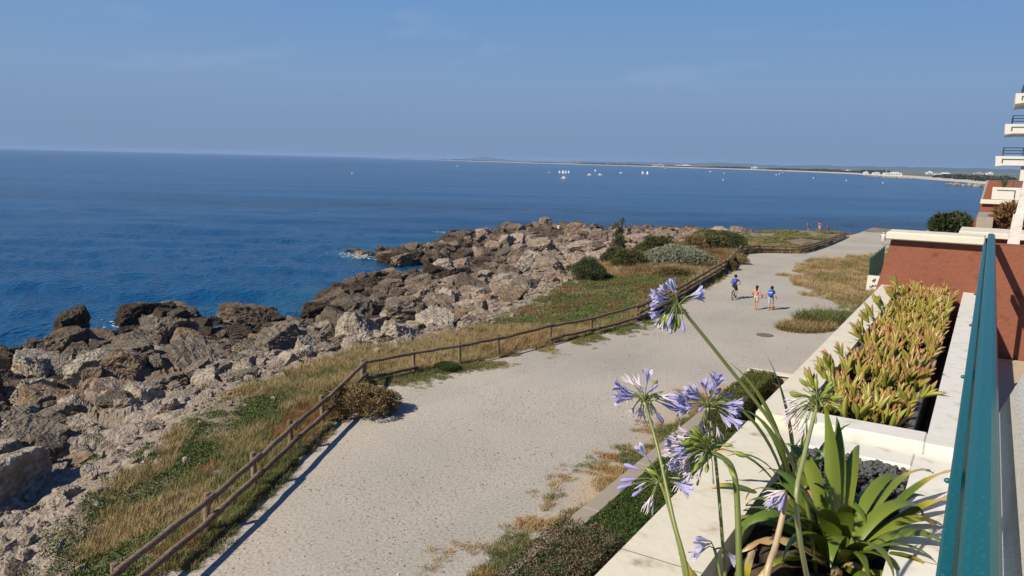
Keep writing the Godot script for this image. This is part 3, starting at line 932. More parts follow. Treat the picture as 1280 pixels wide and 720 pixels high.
func build_pebbles() -> void:
	# loose gravel on the path: dark and pale chips
	var r := RandomNumberGenerator.new(); r.seed = 16
	var ms := rock_mesh(451, 1, icosphere(1))
	var xf := []; var cl := []
	var pn := noise(73, 0.25, 3)
	for n in 26000:
		var z := -5.0 - 50.0 * pow(r.randf(), 1.6); var x := r.randf_range(-21, -7.6)
		if field(dF, x, z) > -0.1 or pn.get_noise_2d(x, z) < r.randf_range(-0.3, 0.3): continue
		var s := r.randf_range(0.008, 0.022) * (1.0 + 0.8 * pow(r.randf(), 6.0))
		var c := Color(0.2, 0.17, 0.14).lerp(Color(0.5, 0.46, 0.4), pow(r.randf(), 1.5))
		xf.append(Transform3D(Basis.from_euler(Vector3(r.randf(), r.randf() * 6, r.randf())).scaled_local(Vector3(s, s * 0.6, s * 0.8)), Vector3(x, ground_y(x, z) + s * 0.25, z)))
		cl.append(c)
	stuff("path_gravel", ms, mats.plain, xf, cl, "loose small gravel scattered over the sandy path", "gravel")

func build_rubble() -> void:
	build_pebbles()
	# pale stones lying on the bank
	var ico := icosphere(2)
	var ms := [rock_mesh(401, 2, ico), rock_mesh(408, 2, ico)]
	var r := RandomNumberGenerator.new(); r.seed = 15
	var xf := [[], []]; var cl := [[], []]
	for n in 2600:
		var z := -4.0 - 100.0 * pow(r.randf(), 1.8); var x := r.randf_range(-42, -15)
		var g := field(dG, x, z)
		if g < -3.0 or g > 6.0 or r.randf() < smoothstep(0.0, -3.5, g) : continue
		var s := r.randf_range(0.04, 0.17) * (1.0 + Vector2(x, z).length() * 0.012)
		var c := rock_color(x, -1, z, r.randf()).lerp(Color(0.45, 0.4, 0.34), r.randf() * 0.5)
		xf[n % 2].append(Transform3D(Basis.from_euler(Vector3(r.randf(), r.randf() * 6, r.randf())).scaled_local(Vector3(s, s * 0.7, s * 0.8)), Vector3(x, ground_y(x, z) + s * 0.2, z)))
		cl[n % 2].append(c)
	for j in 2:
		stuff("rubble", ms[j], mats.rock, xf[j], cl[j], "pale rubble strewn between the grassy bank and the rocks", "rubble")

# ------------------------------------------------------------------ building
func bx(x0: float, x1: float, y0: float, y1: float, z0: float, z1: float, bev := 0.008, o := Vector3.ZERO) -> ArrayMesh:
	var m := MB.new()
	m.box(Vector3(x0 + x1, y0 + y1, z0 + z1) * 0.5 - o, Vector3(absf(x1 - x0), absf(y1 - y0), absf(z1 - z0)), bev)
	return m.mesh(false)

func pz(poly: Array, z0: float, z1: float, o := Vector3.ZERO) -> ArrayMesh:      # outline in x,y pushed along z
	var m := MB.new()
	var p := []
	for w in poly: p.append(Vector3(w[0], w[1], z0) - o)
	m.prism(p, Vector3(0, 0, z1 - z0))
	return m.mesh(false)

func build_building() -> void:
	# storeys below the balcony, a leaning front down to the gardens
	var b := thing("terraced_building", "red and white terraced seaside apartment block carrying the balconies", "building", Vector3(0, 0, 0))
	part("lower_storeys", pz([[-0.83, 7.3], [-1.9, -0.2], [6, -0.2], [6, 7.2], [0.6, 7.2], [0.6, 7.3]], 2.0, -8.05), mats.red, b)
	part("lower_storeys", pz([[-0.6, 6.9], [-2.6, -0.4], [6, -0.4], [6, 6.9]], -8.35, -22.2), mats.red, b)
	part("lower_storeys", pz([[-0.3, 6.7], [-2.6, -0.4], [6, -0.4], [6, 6.7]], -22.9, -46.2), mats.red, b)
	part("lower_storeys", pz([[0.1, 6.9], [-1.6, -0.8], [6, -0.8], [6, 6.9]], -47.0, -95.0), mats.red, b)
	part("balcony_floor", bx(0.6, 3.0, 7.3, 7.34, 1.5, -8.05, 0.0), mats.beige, b)
	part("balcony_floor", bx(0.03, 0.6, 7.302, 7.34, 1.5, -8.05, 0.0), mats.beige, b)
	# stepped upper balconies far along
	var lv := [[0.05, 9.44, 10.38, -83.5], [0.48, 12.33, 13.27, -84.3], [1.0, 15.1, 16.05, -85.2]]
	for k in 3:
		var x: float = lv[k][0]; var y0: float = lv[k][1]; var y1: float = lv[k][2]; var z: float = lv[k][3]
		var s := part("balcony", pz([[x, y0], [x - 0.06, y1], [9, y1], [9, y0 + 0.15], [x + 0.6, y0 + 0.1]], z, z - 8.0), mats.white, b)
		var pm := MB.new()      # recessed panel outline on the parapet
		for e in [[x + 0.45, 9.0, y1 - 0.34, y1 - 0.24], [x + 0.45, x + 0.55, y0 + 0.3, y1 - 0.34]]:
			pm.box(Vector3((e[0] + e[1]) * 0.5, (e[2] + e[3]) * 0.5, z + 0.004), Vector3(e[1] - e[0], e[3] - e[2], 0.03))
		part("panel_joint", pm.mesh(false), mats.tealdark, s)
		var rm := MB.new()
		for h in [0.25, 0.5, 0.75]: rm.tube([Vector3(x + 0.5, y1 + h, z - 0.3), Vector3(9, y1 + h, z - 0.3)], [0.045, 0.045], 6)
		for h in [0.25, 0.5, 0.75]: rm.tube([Vector3(x + 0.5, y1 + h, z - 0.3), Vector3(x + 0.5, y1 + h, z - 7.5)], [0.045, 0.045], 6)
		for w in 5: rm.tube([Vector3(x + 0.5 + w * 1.5, y1 - 0.02, z - 0.3), Vector3(x + 0.5 + w * 1.5, y1 + 0.8, z - 0.3)], [0.05, 0.05], 6)
		var rl: StandardMaterial3D = mat(L(0.02, 0.035, 0.08), 0.5, 0.4, false)
		part("railing", rm.mesh(), rl, s)
	part("column", bx(2.05, 2.5, 6.9, 9.5, -83.9, -84.5), mats.white, b)
	part("upper_wall", pz([[4.2, 6.9], [5.4, 20], [9, 20], [9, 6.9]], -86.0, -96.0), mats.white, b)
	part("terrace_box", bx(0.05, 2.6, 7.1, 7.93, -61.8, -63.0, 0.03), mats.white, b)
	var dm := MB.new(); dm.box(Vector3(1.35, 7.5, -61.79), Vector3(0.06, 0.5, 0.03)); dm.box(Vector3(0.85, 7.75, -61.79), Vector3(1.06, 0.05, 0.03))
	part("box_joint", dm.mesh(false), mats.tealdark, b)
	var tm := MB.new()
	for h in [0.2, 0.42]: tm.tube([Vector3(1.2, 7.95 + h, -62.5), Vector3(4, 7.95 + h, -62.5)], [0.03, 0.03], 6)
	for w in 4: tm.tube([Vector3(1.2 + w * 0.7, 7.9, -62.5), Vector3(1.2 + w * 0.7, 8.4, -62.5)], [0.03, 0.03], 6)
	part("terrace_rail", tm.mesh(), mats.tealdark, b)
	# party walls between the terraces, each with a white coping
	var w1 := thing("party_wall", "nearest terracotta wall with white coping at the end of the long planter", "wall", Vector3(-0.8, 0, -8.2))
	part("wall_body", pz([[-0.76, 8.34], [-0.85, 7.85], [-2.4, -0.2], [5, -0.2], [5, 8.35], [0.1, 8.35]], -8.1, -8.34, w1.position), mats.red, w1)
	part("coping", bx(-0.8, 0.0, 8.343, 8.415, -8.02, -8.42, 0.01, w1.position), mats.cream, w1)
	var w2 := thing("party_wall", "middle terracotta wall with a long white coping behind the nearest one", "wall", Vector3(-0.5, 0, -22.5))
	part("wall_body", pz([[-0.5, 7.36], [-2.7, -0.3], [5, -0.3], [5, 7.36]], -22.4, -22.8, w2.position), mats.red, w2)
	part("coping", bx(-0.58, 4.0, 7.363, 7.51, -22.2, -24.0, 0.015, w2.position), mats.cream, w2)
	var w3 := thing("party_wall", "far terracotta wall with leaning edge and thin white coping", "wall", Vector3(-0.3, 0, -46.8))
	part("wall_body", pz([[-0.3, 7.34], [-2.9, -0.5], [5, -0.5], [5, 7.34]], -46.6, -46.95, w3.position), mats.red, w3)
	part("coping", bx(-0.42, 4.0, 7.343, 7.55, -46.4, -47.3, 0.015, w3.position), mats.cream, w3)
	var w4 := thing("party_wall", "farthest small terracotta wall piece under the white balconies", "wall", Vector3(-0.2, 0, -71))
	part("wall_body", pz([[-0.26, 8.32], [-0.55, 6.5], [-2.0, -0.8], [5, -0.8], [5, 8.32]], -70.8, -71.1, w4.position), mats.red, w4)
	part("edge_trim", pz([[-0.4, 8.3], [-0.69, 6.5], [-0.56, 6.5], [-0.265, 8.3]], -70.8, -71.1, w4.position), mats.concrete, w4)
	var fin := thing("slanted_post", "white slanted concrete post with a wide foot on the middle coping", "post", Vector3(0.45, 7.51, -20.3))
	part("foot", pz([[-0.06, -0.6], [0.02, 0.55], [0.22, 0.62], [0.19, -0.6]], 0, -0.3), mats.white, fin)
	part("shaft", pz([[0.05, 0.5], [0.16, 1.6], [0.4, 2.9], [0.62, 2.9], [0.34, 1.6], [0.2, 0.5]], -0.05, -0.25), mats.white, fin)
	# own balcony: side wall with a sloping end
	var sw := MB.new()
	var yz := [[7.345, -4.64], [8.28, -2.74], [8.62, -2.05], [9.5, -0.26], [9.5, 1.2], [7.345, 1.2]]
	var pp := []
	for w in yz: pp.append(Vector3(0.1 + (w[0] - 8.3) * 0.1, w[0], w[1]))
	sw.prism(pp, Vector3(0.2, 0, 0))
	solo("side_wall", sw.mesh(false), mats.stucco, "white rough stucco wall with sloping end right of the green handrail", "wall")
	# handrail: wide cap with a lower rail beside it
	var r := thing("handrail", "glossy teal green balcony handrail running away beside the planters", "handrail", Vector3(0.04, 8.4, -3))
	var m := MB.new()
	var prof := [[-0.026, -0.02], [-0.026, 0.012], [-0.021, 0.02], [-0.012, 0.024], [0.012, 0.024], [0.023, 0.018], [0.029, 0.004], [0.029, -0.02]]
	var pl := []
	for w in prof: pl.append(Vector3(w[0] + 0.002, w[1] + 0.03, 4.0))
	m.prism(pl, Vector3(0, 0, -9.05))
	part("cap_rail", m.mesh(false), mats.teal, r)
	m = MB.new()
	pl = []
	for w in [[-0.05, -0.05], [-0.05, 0.0], [-0.046, 0.006], [-0.03, 0.006], [-0.024, 0.0], [-0.024, -0.05]]: pl.append(Vector3(w[0], w[1] + 0.002, 4.0))
	m.prism(pl, Vector3(0, 0, -8.55))
	part("lower_rail", m.mesh(false), mats.teal, r)
	for k in 8:
		m = MB.new()
		m.tube([Vector3(-0.048, -0.03, 2.2 - k * 0.95), Vector3(-0.056, -0.03, 2.2 - k * 0.95), Vector3(-0.06, -0.03, 2.2 - k * 0.95)], [0.006, 0.0055, 0.003], 8)
		part("bolt", m.mesh(), mats.teal, r)
		m = MB.new()
		m.box(Vector3(0.0, -0.52, 2.2 - k * 0.95), Vector3(0.03, 1.06, 0.03), 0.003)
		part("baluster", m.mesh(false), mats.teal, r)
		m = MB.new()
		m.box(Vector3(-0.02, -0.04, 2.2 - k * 0.95), Vector3(0.05, 0.03, 0.02))
		part("bracket", m.mesh(false), mats.teal, r)

func build_planters() -> void:
	var p := thing("concrete_planter", "near cream concrete planter trough full of strap-leaved flowers", "planter", Vector3(-0.4, 7.34, -2))
	var o := p.position
	for zz in [[2.0, -0.4], [-0.406, -2.02], [-2.026, -3.44]]:
		part("outer_rim", bx(-0.835, -0.585, 7.0, 7.85, zz[0], zz[1], 0.0, o), mats.cream, p)
	for zz in [[2.0, -2.46], [-2.466, -3.44]]:
		part("inner_rim", bx(-0.15, 0.028, 7.342, 7.85, zz[0], zz[1], 0.0, o), mats.white, p)
	part("end_rim", bx(-0.5852, -0.1498, 7.32, 7.8497, -3.27, -3.44, 0.008, o), mats.white, p)
	part("trough_floor", bx(-0.583, -0.152, 7.31, 7.4, 2.0, -3.26, 0.0, o), mats.concrete, p)
	var grout := mat(L(0.2, 0.18, 0.15), 0.9, 0.2, false)
	for e in [[-0.835, -0.585, -0.403], [-0.835, -0.585, -2.023], [-0.15, 0.028, -2.463]]:
		part("joint", bx(e[0] + 0.002, e[1] - 0.002, 7.35, 7.8496, e[2] + 0.003, e[2] - 0.003, 0.0, o), grout, p)
	# soil with chips and litter
	var m := MB.new()
	var nx := 24; var nz := 150
	var ns := noise(81, 9.0, 3)
	for j in nz + 1:
		for i in nx + 1:
			var x: float = lerp(-0.583, -0.152, float(i) / nx); var z: float = lerp(0.6, -3.265, float(j) / nz)
			var k := ns.get_noise_2d(x, z)
			m.p(Vector3(x, 7.735 + 0.085 * smoothstep(-2.7, -3.15, z) + 0.03 * k + 0.012 * ns.get_noise_2d(x * 4, z * 4), z) - o, Color(0.03, 0.022, 0.016).lerp(Color(0.09, 0.07, 0.05), clamp(0.3 + k, 0, 1)))
	for j in nz:
		for i in nx:
			var a := j * (nx + 1) + i
			m.q(a, a + 1, a + nx + 2, a + nx + 1)
	part("soil", m.mesh(false), mats.plain, p)
	var ico := icosphere(1)
	var chip := rock_mesh(501, 1, ico)
	var r := RandomNumberGenerator.new(); r.seed = 44
	var gm := mat(L(0.09, 0.09, 0.09), 0.7, 0.4, false)
	var cm := MB.new()
	for k in 700:
		var s := r.randf_range(0.006, 0.013)
		var gz := -3.26 + absf(r.randfn()) * 0.2
		cm.ell(Vector3(r.randf_range(-0.58, -0.155), 7.742 + 0.085 * smoothstep(-2.7, -3.15, gz) + r.randf() * 0.02, gz) - o, Vector3(s, s * 0.7, s), Basis.from_euler(Vector3(r.randf(), r.randf(), r.randf())), grey(r.randf_range(0.6, 1.6)), 5, 3)
	var gv := mat(L(0.075, 0.078, 0.08), 0.7, 0.4)
	var gp := part("gravel", cm.mesh(false), gv, p)
	gp.set_meta("kind", "stuff")
	var q := thing("concrete_planter", "long white concrete planter trough holding the reddish ice plants", "planter", Vector3(-0.4, 7.34, -5.8))
	o = q.position
	for zz in [[-3.445, -5.4], [-5.406, -8.095]]: part("outer_rim", bx(-0.803, -0.63, 7.0, 7.9, zz[0], zz[1], 0.0, o), mats.cream, q)
	for zz in [[-3.445, -4.9], [-4.906, -6.5], [-6.506, -8.095]]: part("inner_rim", bx(-0.12, 0.026, 7.342, 7.9, zz[0], zz[1], 0.0, o), mats.white, q)
	part("end_rim", bx(-0.6302, -0.1198, 7.32, 7.8997, -3.446, -3.6, 0.008, o), mats.white, q)
	part("trough_floor", bx(-0.628, -0.122, 7.31, 7.42, -3.605, -8.09, 0.0, o), mats.plastic, q)
	for e in [[-0.803, -0.63, -5.403], [-0.12, 0.026, -4.903], [-0.12, 0.026, -6.503]]:
		part("joint", bx(e[0] + 0.002, e[1] - 0.002, 7.35, 7.8996, e[2] + 0.003, e[2] - 0.003, 0.0, o), grout, q)
	# plastic boxes with ice plants
	var fingers := []
	for k in 9: fingers.append(finger_mesh(600 + k))
	var zs := [[-3.63, -4.28], [-4.31, -4.93], [-4.97, -5.66], [-5.7, -6.4], [-6.43, -7.15], [-7.18, -8.0]]
	var where := ["nearest", "second nearest", "third nearest", "fourth", "second farthest", "farthest"]
	for k in 6:
		var z0: float = zs[k][0]; var z1: float = zs[k][1]
		var c := Vector3(-0.395, 7.475, (z0 + z1) * 0.5)
		var hx := 0.2; var hz := (z0 - z1) * 0.5
		var bxn := thing("plastic_box", "grey plastic trough, %s in the row inside the white planter" % where[k], "box", c, 0, "plastic troughs in the white planter")
		var bm := MB.new()
		for s in [-1.0, 1.0]:
			bm.box(Vector3(s * (hx - 0.006), 0.2, 0), Vector3(0.012, 0.4, hz * 2), 0.003)
			bm.box(Vector3(0, 0.2, s * (hz - 0.006)), Vector3(hx * 2 - 0.026, 0.398, 0.012), 0.003)
			bm.box(Vector3(s * (hx + 0.003), 0.392, 0), Vector3(0.026, 0.02, hz * 2 + 0.012), 0.003)
			bm.box(Vector3(0, 0.3915, s * (hz - 0.004)), Vector3(hx * 2 - 0.03, 0.02, 0.024), 0.003)
		bm.box(Vector3(0, 0.008, 0), Vector3(hx * 2 - 0.03, 0.016, hz * 2 - 0.03))
		var grey_plastic := mat(L(0.11, 0.10, 0.10), 0.6, 0.35, false)
		part("shell", bm.mesh(false), grey_plastic, bxn)
		var sm := MB.new(); sm.box(Vector3(0, 0.34, 0), Vector3(hx * 2 - 0.03, 0.03, hz * 2 - 0.03))
		part("soil", sm.mesh(false), mat(L(0.05, 0.035, 0.025), 0.95, 0.2, false), bxn)
		var ip := thing("ice_plant", "fleshy-leaved green ice plant with pink tips in the %s plastic trough" % where[k], "plant", c + Vector3(0, 0.355, 0), 0, "ice plants in the white planter")
		var rr := RandomNumberGenerator.new(); rr.seed = 700 + k
		var sprigs := int(64 * hz / 0.33)
		var count := 0
		var more := []
		for s in sprigs:
			var cx := rr.randf_range(-hx + 0.012, hx - 0.01); var cz := rr.randf_range(-hz, hz)
			var lean := Vector3((cx / hx * 0.45 if cx > 0 else cx / hx * 0.15) + rr.randfn() * 0.2, 1, cz / hz * 0.25 + rr.randfn() * 0.25 + 0.1).normalized()
			var base := Vector3(cx, rr.randf_range(-0.01, 0.035), cz)
			if rr.randf() < 0.05:
				base = Vector3(-hx - rr.randf_range(0.0, 0.05), 0.085, cz); lean = Vector3(-0.5, 0.9, 0.2).normalized()
			var vig := rr.randf_range(0.65, 1.15)
			if n_fine.get_noise_2d(cx * 9.0 + k * 5, cz * 9.0) < -0.5: continue
			for f in rr.randi_range(6, 10):
				var a := f * 2.4 + rr.randf()
				var tilt: float = lerp(0.08, 0.5, f / 9.0)
				var side := lean.cross(Vector3(cos(a), 0.1, sin(a))).normalized()
				var dir := lean.rotated(side, tilt)
				var sc := rr.randf_range(0.9, 1.5) * vig
				var bs := Basis(Quaternion(Vector3.UP, dir)) * Basis(Vector3.UP, rr.randf() * TAU)
				var tf := Transform3D(bs.scaled_local(Vector3(sc, sc, sc)), base + lean * rr.randf_range(0.0, 0.05))
				count += 1
				if count % 2 == 0 and count <= 600:
					var leaf := part("leaf", fingers[(s * 3 + rr.randi() % 3) % 9], mats.gloss, ip)
					leaf.transform = tf
				else: more.append(tf)
		var mm := stuff("leaves", fingers[k], mats.gloss, more, more.map(func(_t): return grey(rr.randf_range(0.85, 1.15))), "", "")
		remove_child(mm); mm.name = "more_leaves"; ip.add_child(mm)

func finger_mesh(sd: int) -> ArrayMesh:
	# three-sided fleshy leaf, slightly curved, green with a reddish tip
	var r := RandomNumberGenerator.new(); r.seed = sd
	var m := MB.new()
	var n := 5
	var bend := r.randf_range(0.006, 0.02)
	var red := r.randf_range(0.0, 0.75)
	var body := Color(0.155, 0.205, 0.025).lerp(Color(0.31, 0.28, 0.05), r.randf())
	for j in n + 1:
		var s := float(j) / n
		var y := s * 0.075
		var w: float = [0.006, 0.0078, 0.0083, 0.0078, 0.0056, 0.0012][j]
		var c := body.lerp(Color(0.42, 0.13, 0.09), smoothstep(1.0 - red * 0.75, 1.0, s) * 0.8)
		for k in 6:
			var a := TAU * k / 6.0
			var rad := w * (1.15 if k % 2 == 0 else 0.8)
			m.p(Vector3(cos(a) * rad + bend * s * s, y, sin(a) * rad), c)
	for j in n:
		for k in 6:
			var k2 := (k + 1) % 6
			m.q(j * 6 + k2, j * 6 + k, (j + 1) * 6 + k, (j + 1) * 6 + k2)
	return m.mesh()

# ------------------------------------------------------------------ agapanthus
func strap_leaf(az: float, rise: float, droop: float, len: float, wid: float, kind: int, sd: int) -> ArrayMesh:
	# az: 0 = +x, 90 = -z; kind 0 green, 1 green with a withered tip, 2 dry
	var r := RandomNumberGenerator.new(); r.seed = sd
	var m := MB.new()
	var n := 14
	var p := Vector3.ZERO
	var a := deg_to_rad(az)
	var out := Vector3(cos(a), 0, -sin(a))
	var side := out.cross(Vector3.UP).normalized()
	var tw := r.randf_range(-0.5, 0.5)
	var base := Color(0.13, 0.18, 0.035); var body := Color(0.085, 0.135, 0.016).lerp(Color(0.15, 0.185, 0.025), r.randf())
	for j in n + 1:
		var s := float(j) / n
		var e := deg_to_rad(rise - droop * s * s * (1.0 + 0.4 * s))
		var d := out * cos(e) + Vector3.UP * sin(e)
		if j > 0: p += d * len / n
		var up := side.cross(d).normalized() * -1.0
		var sd2 := side.rotated(d, tw * s)
		var w := wid * (0.55 + 0.45 * sin(PI * clamp(s * 1.1, 0.0, 1.0))) * (1.0 - pow(clamp((s - 0.55) / 0.45, 0.0, 1.0), 2.2) * 0.93) * 0.5
		var c := base.lerp(body, smoothstep(0.0, 0.3, s))
		if kind == 1: c = c.lerp(Color(0.42, 0.34, 0.03), smoothstep(0.62, 0.72, s)).lerp(Color(0.5, 0.36, 0.19), smoothstep(0.72, 0.8, s))
		if kind == 2: c = Color(0.5, 0.38, 0.2).lerp(Color(0.32, 0.2, 0.09), 0.5 + 0.5 * sin(s * 9.0 + sd))
		var fold := 0.28 * (1.0 - 0.5 * s)
		var crumple := 0.0
		if kind == 2 or (kind == 1 and s > 0.75): crumple = 0.006 * sin(s * 40 + sd); fold = 0.8
		m.p(p - sd2 * w + up * (w * fold + crumple), c)
		m.p(p - sd2 * w * 0.5 + up * w * fold * 0.4, c * 0.97)
		m.p(p, c * Color(0.9, 0.94, 0.9))
		m.p(p + sd2 * w * 0.5 + up * w * fold * 0.4, c * 0.97)
		m.p(p + sd2 * w + up * (w * fold - crumple), c)
	for j in n:
		for k in 4:
			var o := j * 5 + k
			m.q(o, o + 1, o + 6, o + 5)
	return m.mesh()

var flower_kinds := {}
func make_flowers() -> void:
	# each points along +y from the end of its stalklet
	for sd in 3:
		var r := RandomNumberGenerator.new(); r.seed = 900 + sd
		var m := MB.new()
		var lilac := [Color(0.42, 0.41, 0.68), Color(0.34, 0.34, 0.62), Color(0.56, 0.53, 0.74)][sd] as Color
		m.tube([Vector3.ZERO, Vector3(0, 0.012, 0), Vector3(0, 0.02, 0)], [0.0022, 0.0034, 0.0055], 6, lilac * 0.8, false)
		for k in 6:
			var a := TAU * k / 6.0 + r.randf() * 0.2
			var d := Vector3(cos(a), 0, sin(a)); var t := Vector3(-sin(a), 0, cos(a))
			var op := [0.5, 0.9, 0.25][sd] * r.randf_range(0.7, 1.3) as float
			var pts := [Vector3(0, 0.016, 0) + d * 0.004, Vector3(0, 0.026, 0) + d * (0.006 + 0.004 * op), Vector3(0, 0.037, 0) + d * (0.008 + 0.011 * op), Vector3(0, 0.044 - 0.006 * op, 0) + d * (0.009 + 0.02 * op)]
			var ww := [0.0025, 0.0042, 0.0046, 0.0006]
			var i0 := m.v.size()
			for j in 4:
				var c := lilac.lerp(Color(0.72, 0.7, 0.9), j * 0.13)
				m.p(pts[j] - t * ww[j], c); m.p(pts[j] - d * 0.0008, lilac * 0.75); m.p(pts[j] + t * ww[j], c)
			for j in 3:
				for e in 2:
					var o := i0 + j * 3 + e
					m.q(o, o + 1, o + 4, o + 3)
		for k in 4: m.tube([Vector3(0, 0.02, 0), Vector3(cos(k * 1.6) * 0.006, 0.042, sin(k * 1.6) * 0.006)], [0.0005, 0.0004], 3, Color(0.6, 0.55, 0.75), false)
		flower_kinds["open%d" % sd] = m.mesh()
	var b := MB.new()
	b.tube([Vector3.ZERO, Vector3(0, 0.012, 0), Vector3(0, 0.026, 0), Vector3(0, 0.034, 0), Vector3(0, 0.038, 0)], [0.002, 0.0035, 0.0058, 0.004, 0.0006], 7, Color(0.33, 0.31, 0.62), true)
	flower_kinds["bud"] = b.mesh()
	for sd in 2:
		var w := MB.new()
		for k in 4:
			var a := k * 1.7 + sd
			var d := Vector3(cos(a), 0, sin(a))
			w.tube([Vector3.ZERO, Vector3(0, 0.016, 0) + d * 0.003, Vector3(0, 0.03, 0) + d * 0.009, Vector3(0, 0.034 + 0.01 * sd, 0) + d * (0.016 - 0.008 * sd)], [0.0018, 0.0024, 0.0016, 0.0005], 4, Color(0.68, 0.63, 0.66).lerp(Color(0.5, 0.42, 0.5), k * 0.2), true)
		flower_kinds["withered%d" % sd] = w.mesh()
	var pd := MB.new()
	pd.tube([Vector3.ZERO, Vector3(0, 0.006, 0), Vector3(0, 0.016, 0), Vector3(0, 0.026, 0), Vector3(0, 0.032, 0), Vector3(0, 0.035, 0)], [0.0016, 0.0045, 0.0066, 0.0055, 0.0022, 0.0006], 6, Color(0.2, 0.26, 0.045), true)
	flower_kinds["pod"] = pd.mesh()
	var sp := MB.new()
	sp.tube([Vector3.ZERO, Vector3(0, 0.008, 0), Vector3(0, 0.016, 0), Vector3(0, 0.02, 0)], [0.0014, 0.0026, 0.0032, 0.001], 5, Color(0.24, 0.27, 0.12), true)
	flower_kinds["small_pod"] = sp.mesh()

func spline(pts: Array, per := 5) -> Array:
	var c := Curve3D.new()
	for k in pts.size():
		var t: Vector3 = (pts[min(k + 1, pts.size() - 1)] - pts[max(k - 1, 0)]) * (0.5 / 3.0)
		c.add_point(pts[k], -t, t)
	var out := []
	for k in (pts.size() - 1) * per + 1: out.append(c.sample((k / per) if k < (pts.size() - 1) * per else pts.size() - 2, float(k % per) / per if k < (pts.size() - 1) * per else 1.0))
	return out

# heads: [count, kinds, direction, spread, stalklet length, droop]
func flower_stalk(plant: Node3D, pts: Array, rad: float, col: Color, heads: Array, sd: int) -> void:
	var r := RandomNumberGenerator.new(); r.seed = sd
	var w := []
	for p in spline(pts): w.append(p - plant.position)
	var rs := []
	for k in w.size(): rs.append(lerp(rad * 1.15, rad * 0.8, float(k) / w.size()))
	rs[-1] = rad * 1.1
	var m := MB.new()
	m.tube(w, rs, 9, col, true, 0.0)
	var tip: Vector3 = w[-1]
	var placed := []
	for h in heads:
		for k in h[0]:
			var ax: Vector3 = h[2]
			var d: Vector3 = (ax.normalized() + Vector3(r.randfn(), r.randfn(), r.randfn()) * h[3]).normalized()
			var len: float = h[4] * r.randf_range(0.6, 1.1)
			var mid: Vector3 = tip + d * len * 0.55 + Vector3(0, 0.006, 0)
			var end: Vector3 = tip + d * len - Vector3(0, h[5] * len, 0)
			m.tube([tip, mid, end], [0.0017, 0.0013, 0.0015], 5, col.lerp(Color(0.16, 0.2, 0.05), 0.5), false)
			placed.append([h[1][r.randi() % h[1].size()], end, (end - mid).normalized(), r.randf() * TAU, r.randf_range(0.8, 1.1)])
	var st := part("flower_stalk", m.mesh(), mats.strap, plant)
	for e in placed:
		var k: String = e[0]
		var nm := "flower" if k.begins_with("open") else "bud" if k == "bud" else "withered_flower" if k.begins_with("wither") else "seed_pod"
		var o := part(nm, flower_kinds[k], mats.petal if nm != "seed_pod" else mats.strap, st)
		o.transform = Transform3D((Basis(Quaternion(Vector3.UP, e[2])) * Basis(Vector3.UP, e[3])).scaled_local(Vector3.ONE * e[4]), e[1])

